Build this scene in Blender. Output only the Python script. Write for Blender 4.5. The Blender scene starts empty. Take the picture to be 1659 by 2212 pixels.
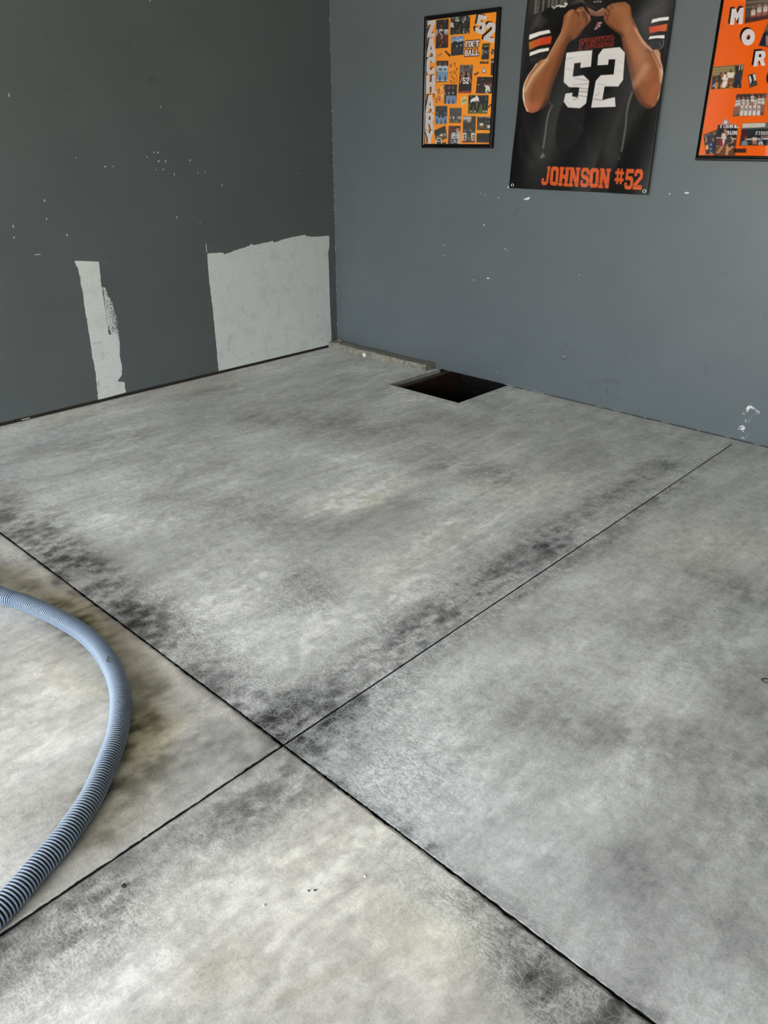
import bpy, bmesh, math, random
import numpy as np
from mathutils import Matrix, Vector, geometry

# ------------------------------------------------------------------ camera, world, light, exposure
S = bpy.context.scene
COL = S.collection
W, H = 1659.0, 2212.0
CH = 1.52                                     # camera height in metres
FPX, YAW, PITCH, ROLL = 1654.65138, .752911150, .451483045, .00189240575
CAM = np.array([3.01436978*CH, -2.84656691*CH, CH])

def cam_axes():
    f = np.array([-math.sin(YAW)*math.cos(PITCH), math.cos(YAW)*math.cos(PITCH), -math.sin(PITCH)])
    r = np.array([math.cos(YAW), math.sin(YAW), 0.0]); u = np.cross(r, f)
    c, s = math.cos(ROLL), math.sin(ROLL)
    return c*r+s*u, -s*r+c*u, f
AX_R, AX_U, AX_F = cam_axes()
cd = bpy.data.cameras.new('camera'); cam = bpy.data.objects.new('camera', cd); COL.objects.link(cam)
cd.sensor_fit = 'HORIZONTAL'; cd.sensor_width = 36.0; cd.lens = 36.0*FPX/W
cd.clip_start = 0.05; cd.clip_end = 300
cam.matrix_world = Matrix(((AX_R[0], AX_U[0], -AX_F[0], CAM[0]), (AX_R[1], AX_U[1], -AX_F[1], CAM[1]),
                           (AX_R[2], AX_U[2], -AX_F[2], CAM[2]), (0, 0, 0, 1)))
S.camera = cam
S.view_settings.view_transform = 'Standard'; S.view_settings.look = 'None'
S.view_settings.gamma = 1.0; S.view_settings.use_curve_mapping = False
S.view_settings.exposure = 2.3
S.cycles.use_denoising = True
S.cycles.max_bounces = 10; S.cycles.diffuse_bounces = 6

wd = bpy.data.worlds.new('daylight'); S.world = wd; wd.use_nodes = True
wn = wd.node_tree.nodes; bg = wn['Background']
sky = wn.new('ShaderNodeTexSky'); sky.sky_type = 'NISHITA'; sky.sun_disc = False
sky.sun_elevation = math.radians(48); sky.sun_rotation = math.radians(20)
sky.air_density = 1.0; sky.dust_density = 2.5
hs = wn.new('ShaderNodeHueSaturation'); hs.inputs['Saturation'].default_value = 0.30
wd.node_tree.links.new(sky.outputs[0], hs.inputs['Color'])
tn = wn.new('ShaderNodeMix'); tn.data_type = 'RGBA'; tn.blend_type = 'MULTIPLY'; tn.inputs[0].default_value = 1.0
wd.node_tree.links.new(hs.outputs[0], tn.inputs[6]); tn.inputs[7].default_value = (1.01, 1.0, .975, 1)   # camera white balance of a hazy sky
wd.node_tree.links.new(tn.outputs[2], bg.inputs[0]); bg.inputs[1].default_value = 0.62
# open garage door behind the camera lets the daylight in
DX0, DX1, DY, DZ = 0.46, 5.9, -7.7, 2.45
pl = bpy.data.lights.new('door_portal', 'AREA'); pl.shape = 'RECTANGLE'
pl.size = DX1-DX0; pl.size_y = DZ; pl.cycles.is_portal = True
po = bpy.data.objects.new('door_portal', pl); COL.objects.link(po)
po.location = ((DX0+DX1)/2, DY-0.02, DZ/2); po.rotation_euler = (math.radians(90), 0, 0)
sl = bpy.data.lights.new('sun', 'SUN'); sl.energy = 16.0; sl.angle = math.radians(0.6); sl.color = (1, .965, .925)
so = bpy.data.objects.new('sun', sl); COL.objects.link(so)
so.rotation_euler = (math.radians(-20), math.radians(10), 0)       # comes over the roof, never enters the door

# ------------------------------------------------------------------ measuring helpers
def at(u, v, ax=2, val=0.0):
    d = AX_R*(u-W/2)/FPX - AX_U*(v-H/2)/FPX + AX_F
    return CAM + d*((val-CAM[ax])/d[ax])
def fl(u, v): p = at(u, v); return (p[0], p[1])                     # floor point
def lw(u, v): p = at(u, v, 0, 0.0); return (p[1], p[2])             # left wall (y, z)
def rw(u, v, d=0.0): p = at(u, v, 1, -d); return (p[0], p[2])       # right wall (x, z)

def lin(c):
    if isinstance(c, (int, float)): c = (c, c, c)
    c = np.array(c[:3], float)/255.0
    return np.where(c <= .04045, c/12.92, ((c+.055)/1.055)**2.4)
def srgb(a):
    a = np.clip(a, 0, 1)
    return np.where(a <= .0031308, a*12.92, 1.055*a**(1/2.4)-.055)
rng = np.random.RandomState(7)
random.seed(5)

def vnoise(x, y, seed=0):
    r = np.random.RandomState(seed).rand(256, 256)
    xi = np.floor(x).astype(int); yi = np.floor(y).astype(int)
    fx = x-xi; fy = y-yi; fx = fx*fx*(3-2*fx); fy = fy*fy*(3-2*fy)
    a = r[xi % 256, yi % 256]; b = r[(xi+1) % 256, yi % 256]
    c = r[xi % 256, (yi+1) % 256]; d = r[(xi+1) % 256, (yi+1) % 256]
    return (a*(1-fx)+b*fx)*(1-fy)+(c*(1-fx)+d*fx)*fy
def fbm(x, y, seed=0, oct=4, gain=.5):
    s = np.zeros_like(x); a = 1; t = 0
    for i in range(oct):
        s += a*(vnoise(x*2**i+17.3*i, y*2**i+5.1*i, seed+i)-.5); t += a; a *= gain
    return s/t*2                                                     # about -1..1

def signed(X, Y, loops):
    """even-odd signed distance, positive inside"""
    ins = np.zeros(X.shape, bool); best = np.full(X.shape, 1e9)
    for pts in loops:
        n = len(pts)
        for i in range(n):
            x0, y0 = pts[i]; x1, y1 = pts[(i+1) % n]
            dx, dy = x1-x0, y1-y0
            if y0 != y1:
                ins ^= ((Y < y0) != (Y < y1)) & (X < x0+(Y-y0)*dx/dy)
            L = dx*dx+dy*dy+1e-12
            t = np.clip(((X-x0)*dx+(Y-y0)*dy)/L, 0, 1)
            best = np.minimum(best, np.hypot(X-x0-t*dx, Y-y0-t*dy))
    return np.where(ins, best, -best)
def linedist(X, Y, pts):
    best = np.full(X.shape, 1e9)
    for (x0, y0), (x1, y1) in zip(pts[:-1], pts[1:]):
        dx, dy = x1-x0, y1-y0; L = dx*dx+dy*dy+1e-12
        t = np.clip(((X-x0)*dx+(Y-y0)*dy)/L, 0, 1)
        best = np.minimum(best, np.hypot(X-x0-t*dx, Y-y0-t*dy))
    return best

class Canvas:
    """flat print painted into an array, in metres on its own sheet"""
    def __init__(s, x0, x1, z0, z1, px, col):
        s.x0, s.z0, s.px = x0, z0, px
        s.nx = int((x1-x0)/px)+2; s.nz = int((z1-z0)/px)+2
        s.a = np.zeros((s.nz, s.nx, 3)); s.a[:] = np.array(col[:3])/255.0 if not isinstance(col, int) else col/255.0
    def _box(s, loops, m):
        P = np.array([p for l in loops for p in l])
        i0 = max(0, int((P[:, 0].min()-m-s.x0)/s.px)); i1 = min(s.nx, int((P[:, 0].max()+m-s.x0)/s.px)+2)
        j0 = max(0, int((P[:, 1].min()-m-s.z0)/s.px)); j1 = min(s.nz, int((P[:, 1].max()+m-s.z0)/s.px)+2)
        if i1 <= i0 or j1 <= j0: return None
        X, Y = np.meshgrid(s.x0+np.arange(i0, i1)*s.px, s.z0+np.arange(j0, j1)*s.px)
        return (slice(j0, j1), slice(i0, i1)), X, Y
    def _mix(s, sl, cov, col):
        c = np.array(col if not isinstance(col, int) else (col,)*3, float)/255.0
        s.a[sl] = s.a[sl]*(1-cov[..., None])+c*cov[..., None]
    def poly(s, pts, col, soft=0.0, alpha=1.0, loops=None, clip=None):
        L = loops or [pts]
        b = s._box(L, soft+.004)
        if b is None: return
        sl, X, Y = b
        w = max(soft, s.px*.6)
        cov = np.clip(.5+signed(X, Y, L)/(2*w), 0, 1)*alpha
        if clip is not None: cov = cov*np.clip(.5+signed(X, Y, [clip])/(2*s.px), 0, 1)
        s._mix(sl, cov, col)
    def stroke(s, pts, w, col, alpha=1.0, soft=None, clip=None):
        soft = s.px*.6 if soft is None else soft
        b = s._box([pts], w+soft*2+.003)
        if b is None: return
        sl, X, Y = b
        cov = np.clip((w/2+soft-linedist(X, Y, pts))/(2*soft), 0, 1)
        cov = cov*cov*(3-2*cov)*alpha
        if clip is not None: cov = cov*np.clip(.5+signed(X, Y, [clip])/(2*s.px), 0, 1)
        s._mix(sl, cov, col)
    def sample(s, x, z):
        u = np.clip((x-s.x0)/s.px, 0, s.nx-1.001); v = np.clip((z-s.z0)/s.px, 0, s.nz-1.001)
        i = u.astype(int); j = v.astype(int); fx = (u-i)[..., None]; fy = (v-j)[..., None]
        A = s.a
        c = (A[j, i]*(1-fx)+A[j, i+1]*fx)*(1-fy)+(A[j+1, i]*(1-fx)+A[j+1, i+1]*fx)*fy
        return np.where(c <= .04045, c/12.92, ((c+.055)/1.055)**2.4)

# ------------------------------------------------------------------ object helpers
def tag(o, label=None, cat=None, group=None, kind=None):
    if label: o['label'] = label
    if cat: o['category'] = cat
    if group: o['group'] = group
    if kind: o['kind'] = kind
    return o
def link(name, me, m=None, parent=None):
    o = bpy.data.objects.new(name, me); COL.objects.link(o)
    if m is not None: me.materials.append(m)
    if parent is not None: o.parent = parent
    return o
def mesh_np(name, V, F, attrs=None, smooth=False):
    """V (n,3), F (m,4) quads; attrs name -> (n,) or (n,3)"""
    me = bpy.data.meshes.new(name); V = np.asarray(V, float); F = np.asarray(F, int)
    me.vertices.add(len(V)); me.vertices.foreach_set('co', V.ravel())
    k = F.shape[1]
    me.loops.add(F.size); me.loops.foreach_set('vertex_index', F.ravel())
    me.polygons.add(len(F)); me.polygons.foreach_set('loop_start', np.arange(len(F))*k)
    me.polygons.foreach_set('loop_total', np.full(len(F), k))
    for n, a in (attrs or {}).items():
        a = np.asarray(a, float)
        if a.ndim == 1:
            at_ = me.attributes.new(n, 'FLOAT', 'POINT'); at_.data.foreach_set('value', a)
        else:
            at_ = me.attributes.new(n, 'FLOAT_COLOR', 'POINT')
            at_.data.foreach_set('color', np.hstack([a, np.ones((len(a), 1))]).ravel())
    me.update(calc_edges=True); me.validate()
    if smooth: me.polygons.foreach_set('use_smooth', np.ones(len(F), bool))
    return me
def grid_faces(nx, ny, keep=None):
    i, j = np.meshgrid(np.arange(nx-1), np.arange(ny-1))
    if keep is not None: i, j = i[keep], j[keep]
    i, j = i.ravel(), j.ravel(); b = j*nx+i
    return np.stack([b, b+1, b+1+nx, b+nx], 1)
def box_bm(bm, x0, x1, y0, y1, z0, z1):
    v = [bm.verts.new(p) for p in ((x0,y0,z0),(x1,y0,z0),(x1,y1,z0),(x0,y1,z0),(x0,y0,z1),(x1,y0,z1),(x1,y1,z1),(x0,y1,z1))]
    for f in ((0,3,2,1),(4,5,6,7),(0,1,5,4),(1,2,6,5),(2,3,7,6),(3,0,4,7)): bm.faces.new([v[i] for i in f])
def bm_obj(name, bm, m, parent=None, smooth=False):
    bmesh.ops.recalc_face_normals(bm, faces=bm.faces)
    me = bpy.data.meshes.new(name); bm.to_mesh(me); bm.free()
    if smooth: me.polygons.foreach_set('use_smooth', np.ones(len(me.polygons), bool))
    return link(name, me, m, parent)
def box(name, b, m, parent=None, bevel=0):
    bm = bmesh.new(); box_bm(bm, *b)
    if bevel: bmesh.ops.bevel(bm, geom=bm.edges[:], offset=bevel, segments=2, affect='EDGES')
    return bm_obj(name, bm, m, parent)

# ------------------------------------------------------------------ materials
def mat(name, col=None, rough=.6, spec=.5, metal=0.0):
    m = bpy.data.materials.new(name); m.use_nodes = True
    p = m.node_tree.nodes['Principled BSDF']
    p.inputs['Roughness'].default_value = rough; p.inputs['Metallic'].default_value = metal
    p.inputs['Specular IOR Level'].default_value = spec
    if col is not None: p.inputs['Base Color'].default_value = (*lin(col), 1)
    return m
class NT:
    def __init__(s, m): s.t = m.node_tree; s.p = s.t.nodes['Principled BSDF']
    def n(s, typ, **kw):
        o = s.t.nodes.new('ShaderNode'+typ)
        for k, v in kw.items(): setattr(o, k, v)
        return o
    def l(s, a, b): s.t.links.new(a, b)
    def math(s, op, a, b=None, c=None, clamp=False):
        o = s.n('Math', operation=op, use_clamp=clamp)
        for i, v in enumerate((a, b, c)):
            if v is None: continue
            if isinstance(v, (int, float)): o.inputs[i].default_value = v
            else: s.l(v, o.inputs[i])
        return o.outputs[0]
    def attr(s, name, color=False):
        o = s.n('Attribute', attribute_name=name); return o.outputs['Color' if color else 'Fac']
    def coord(s, scale=(1, 1, 1), loc=(0, 0, 0), rot=(0, 0, 0)):
        g = s.n('NewGeometry'); m = s.n('Mapping'); s.l(g.outputs['Position'], m.inputs[0])
        m.inputs['Scale'].default_value = scale; m.inputs['Location'].default_value = loc; m.inputs['Rotation'].default_value = rot
        return m.outputs[0]
    def noise(s, vec, scale, detail=3, rough=.5, dist=0):
        o = s.n('TexNoise'); o.inputs['Scale'].default_value = scale; o.inputs['Detail'].default_value = detail
        o.inputs['Roughness'].default_value = rough; o.inputs['Distortion'].default_value = dist
        s.l(vec, o.inputs['Vector']); return o.outputs['Fac']
    def ramp(s, v, a, b, lo=0.0, hi=1.0):
        o = s.n('MapRange'); o.inputs['From Min'].default_value = a; o.inputs['From Max'].default_value = b
        o.inputs['To Min'].default_value = lo; o.inputs['To Max'].default_value = hi; s.l(v, o.inputs['Value']); return o.outputs[0]
    def mix(s, f, a, b, blend='MIX'):
        o = s.n('Mix', data_type='RGBA', blend_type=blend)
        for i, v in ((0, f), (6, a), (7, b)):
            if isinstance(v, (int, float)): o.inputs[i].default_value = v
            elif isinstance(v, tuple): o.inputs[i].default_value = (*v[:3], 1)
            else: s.l(v, o.inputs[i])
        return o.outputs[2]
    def bump(s, h, strength=.2, dist=.002):
        b = s.n('Bump'); b.inputs['Strength'].default_value = strength; b.inputs['Distance'].default_value = dist
        s.l(h, b.inputs['Height']); s.l(b.outputs[0], s.p.inputs['Normal'])

def t3(c): return tuple(float(x) for x in lin(c))

def m_floor():
    m = mat('polished_concrete', None, .55, .35); n = NT(m)
    tone = n.attr('tone', True); hair = n.attr('hair')
    flat = n.coord((1, 1, 0))
    # wandering of the grinder marks
    nz = n.n('TexNoise'); nz.inputs['Scale'].default_value = 5.0; nz.inputs['Detail'].default_value = 2
    n.l(flat, nz.inputs['Vector'])
    def warp(k, off):
        sub = n.n('VectorMath', operation='SUBTRACT'); n.l(nz.outputs['Color'], sub.inputs[0]); sub.inputs[1].default_value = (.5, .5, .5)
        sc = n.n('VectorMath', operation='SCALE'); n.l(sub.outputs[0], sc.inputs[0]); sc.inputs['Scale'].default_value = k
        ad = n.n('VectorMath', operation='ADD'); n.l(flat, ad.inputs[0]); n.l(sc.outputs[0], ad.inputs[1])
        ad2 = n.n('VectorMath', operation='ADD'); n.l(ad.outputs[0], ad2.inputs[0]); ad2.inputs[1].default_value = off
        return ad2.outputs[0]
    lines = None
    for k, off, sc, wd_ in ((.03, (3.1, .7, 0), 7., .0010), (.05, (.4, 5.2, 0), 9., .0009), (.03, (8.8, 2.3, 0), 11., .0009), (.06, (1.7, 9.9, 0), 5.5, .0010), (.04, (11.3, 4.4, 0), 14., .0008), (.04, (6.6, 14.2, 0), 8., .0009), (.05, (15.1, 1.9, 0), 6.3, .0009), (.03, (2.2, 21.7, 0), 12.5, .0008)):
        v = n.n('TexVoronoi', voronoi_dimensions='2D', feature='F1'); v.inputs['Scale'].default_value = sc
        n.l(warp(k, off), v.inputs['Vector'])
        sp = n.n('SeparateColor'); n.l(v.outputs['Color'], sp.inputs[0])
        r = n.ramp(sp.outputs[0], 0, 1, .20, .62)
        d = n.math('ABSOLUTE', n.math('SUBTRACT', v.outputs['Distance'], r))
        ln = n.ramp(d, 0, wd_*sc*1.3, 1, 0)
        lines = ln if lines is None else n.math('MAXIMUM', lines, ln)
    iso = None
    for off, sc in (((2, 7, 0), 9.), ((5, 1, 0), 16.), ((9, 3, 0), 24.)):
        z = n.noise(warp(.05, off), sc, 1.5, .6, 1.2)
        d = n.math('ABSOLUTE', n.math('SUBTRACT', z, .5))
        ln = n.ramp(d, 0, .0045*sc/9, 1, 0)
        iso = ln if iso is None else n.math('MAXIMUM', iso, ln)
    curls = n.math('MAXIMUM', lines, n.math('MULTIPLY', iso, .30))
    broken = n.ramp(n.noise(flat, 13, 3), .36, .60)
    curls = n.math('MULTIPLY', curls, broken)
    # cloudy mottling, drawn out along the grinder's runs (y)
    st = n.noise(n.coord((9, 3.2, 0), rot=(0, 0, .12)), 1.0, 6, .62, .6)
    md = n.noise(flat, 22, 5, .65)
    fn = n.noise(flat, 190, 3, .7)
    streak = n.noise(n.coord((60, 2.5, 0)), 1.0, 3, .6)
    mf = n.noise(warp(.1, (4, 4, 0)), 62, 4, .7, .8)
    g = n.math('MULTIPLY_ADD', n.math('SUBTRACT', st, .5), .9, 1.0)
    g = n.math('ADD', g, n.math('MULTIPLY', n.math('SUBTRACT', md, .5), .85))
    g = n.math('ADD', g, n.math('MULTIPLY', n.math('SUBTRACT', mf, .5), .80))
    g = n.math('ADD', g, n.math('MULTIPLY', n.math('SUBTRACT', fn, .5), .75))
    g = n.math('ADD', g, n.math('MULTIPLY', n.math('SUBTRACT', streak, .5), .34))
    g = n.math('ADD', 1.0, n.math('MULTIPLY', n.math('SUBTRACT', g, 1.0), n.ramp(hair, 0, .45, .74, 1.08)))
    base = n.mix(1.0, tone, g, 'MULTIPLY')
    dash = n.noise(n.coord((26, 95, 0), rot=(0, 0, .1)), 1.0, 4, .65, 1.0)
    dk = n.ramp(n.math('ABSOLUTE', n.math('SUBTRACT', dash, .5)), 0, .12, .5, -.5)
    base = n.mix(1.0, base, n.math('MULTIPLY_ADD', dk, n.ramp(hair, .35, 1.1, 0, .5), 1.0), 'MULTIPLY')
    # the grinder leaves a mesh of pale veins with dark islets between them
    veins = None
    for off, sc, w_ in (((6, 2, 0), 20., .05), ((1, 8, 0), 38., .06)):
        z = n.noise(warp(.07, off), sc, 3, .6, 1.6)
        ln = n.ramp(n.math('ABSOLUTE', n.math('SUBTRACT', z, .5)), 0, w_, 1, 0)
        veins = ln if veins is None else n.math('MAXIMUM', veins, ln)
    isl = n.math('MULTIPLY', n.math('SUBTRACT', veins, .45), n.math('MULTIPLY', hair, .34))
    base = n.mix(1.0, base, n.math('ADD', isl, 1.0), 'MULTIPLY')
    hm = n.math('MULTIPLY', curls, n.math('MULTIPLY_ADD', hair, .40, .03))
    hm = n.math('MAXIMUM', hm, n.math('MULTIPLY', n.attr('scratch'), .55))
    c = n.mix(hm, base, t3((214, 218, 218)))
    # dark pock marks
    pv = n.n('TexVoronoi', voronoi_dimensions='2D'); pv.inputs['Scale'].default_value = 42; n.l(flat, pv.inputs['Vector'])
    sp = n.n('SeparateColor'); n.l(pv.outputs['Color'], sp.inputs[0])
    pit = n.math('MULTIPLY', n.ramp(pv.outputs['Distance'], .03, .06, 1, 0), n.math('GREATER_THAN', sp.outputs[1], .93))
    c = n.mix(n.math('MULTIPLY', pit, .6), c, t3((60, 58, 55)))
    n.l(c, n.p.inputs['Base Color'])
    n.l(n.ramp(md, .3, .7, .48, .66), n.p.inputs['Roughness'])
    n.bump(n.math('ADD', n.math('MULTIPLY', fn, .6), n.math('SUBTRACT', n.math('MULTIPLY', md, 1.0), pit)), .12, .002)
    return m

def m_wall(name, paint, prim=(222, 226, 222)):
    m = mat(name, None, .42, .4); n = NT(m)
    pos = n.coord()
    mask = n.attr('primer'); dirt = n.attr('dirt'); feather = n.attr('feather')
    sp_ = n.noise(pos, 95, 6, .85)
    lvl = n.math('ADD', mask, n.math('MULTIPLY', n.math('SUBTRACT', sp_, .5), feather))
    f = n.ramp(lvl, .465, .535)
    blot = n.noise(pos, 2.2, 4, .55); fine = n.noise(pos, 60, 4, .6)
    pc = n.mix(n.ramp(blot, .3, .7), tuple(t3(tuple(v-2 for v in paint))), tuple(t3(tuple(v+3 for v in paint))))
    w = n.mix(n.ramp(fine, .35, .75), t3(prim), t3(tuple(v-12 for v in prim)))
    w = n.mix(n.ramp(n.noise(pos, 9, 5, .6), .5, .85), w, t3(tuple(v-26 for v in prim)))
    c = n.mix(f, pc, w)
    c = n.mix(dirt, c, t3((62, 61, 58)))
    n.l(c, n.p.inputs['Base Color'])
    n.l(n.ramp(f, 0, 1, .40, .75), n.p.inputs['Roughness'])
    n.bump(n.math('ADD', n.noise(pos, 260, 3, .6), n.math('MULTIPLY', f, .5)), .10, .0015)
    return m

def m_print(name, rough=.35, spec=.5, coat=0.0):
    m = mat(name, None, rough, spec); n = NT(m)
    n.l(n.attr('ink', True), n.p.inputs['Base Color']); n.p.inputs['Coat Weight'].default_value = coat
    n.p.inputs['Coat Roughness'].default_value = .12
    return m
def m_rough(name, a, b, scale=30, rough=.85, bump=.4, stretch=(1, 1, 1)):
    m = mat(name, None, rough, .25); n = NT(m); pos = n.coord(stretch)
    z = n.noise(pos, scale, 6, .65)
    n.l(n.mix(n.ramp(z, .3, .7), t3(a), t3(b)), n.p.inputs['Base Color']); n.bump(z, bump, .006)
    return m
def m_glass(name):
    m = bpy.data.materials.new(name); m.use_nodes = True; t = m.node_tree; t.nodes.remove(t.nodes['Principled BSDF'])
    out = t.nodes['Material Output']; tr = t.nodes.new('ShaderNodeBsdfTransparent'); gl = t.nodes.new('ShaderNodeBsdfGlossy')
    gl.inputs['Roughness'].default_value = .015; fr = t.nodes.new('ShaderNodeFresnel'); fr.inputs['IOR'].default_value = 1.49
    mx = t.nodes.new('ShaderNodeMixShader'); t.links.new(fr.outputs[0], mx.inputs[0]); t.links.new(tr.outputs[0], mx.inputs[1])
    t.links.new(gl.outputs[0], mx.inputs[2]); t.links.new(mx.outputs[0], out.inputs[0])
    return m

M_FLOOR = m_floor()
M_WL = m_wall('grey_wall_paint_left', (92, 97, 97))
M_WR = m_wall('grey_wall_paint_right', (91, 99, 103))
M_PLAIN = mat('grey_wall_paint_plain', (95, 101, 102), .5, .4)
M_CEIL = mat('white_ceiling_paint', (205, 205, 200), .8, .3)
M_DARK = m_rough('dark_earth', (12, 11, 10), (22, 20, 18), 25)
M_SUB = m_rough('slab_edge_concrete', (88, 84, 76), (120, 116, 106), 40)
M_CURB = m_rough('old_curb_concrete', (104, 100, 91), (158, 154, 144), 28, .9, .5)
M_SILL = m_rough('dark_sill_timber', (38, 33, 28), (70, 62, 52), 30, .8, .3, (1, 6, 1))
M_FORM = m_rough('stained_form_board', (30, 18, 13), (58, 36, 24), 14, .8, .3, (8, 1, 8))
M_DRIVE = m_rough('driveway_concrete', (165, 160, 150), (185, 180, 170), 3)
M_FRAME = mat('black_frame_plastic', (12, 12, 13), .22, .5)
M_BACK = mat('black_backing', (14, 14, 14), .7)
M_GLASS = m_glass('acrylic_glazing')
M_PRINT = m_print('collage_print', .7, .12)
M_VINYL = m_print('banner_vinyl_print', .30, .28, 0.0)
M_LETTER = mat('white_letter_card', (216, 210, 212), .6)
M_METAL = mat('nickel_grommet', (200, 200, 200), .25, .5, 1.0)

# ------------------------------------------------------------------ FLOOR
JX, JY = 3.256, -3.321            # where the two saw-cut joints cross
HX0, HX1, HY0 = at(836, 831)[0]-.02, at(1090, 835)[0], at(992, 870)[1]
HOLE = (1.075, 1.685, -.535)      # x0, x1, y0 of the square hole against the right wall

def A(px, w, v, tint=(0, 0, 0), hair=0.0):    # a soft tone stroke given by points read off the photo
    return ([fl(*p) for p in px], w, v, tint, hair)
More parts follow.
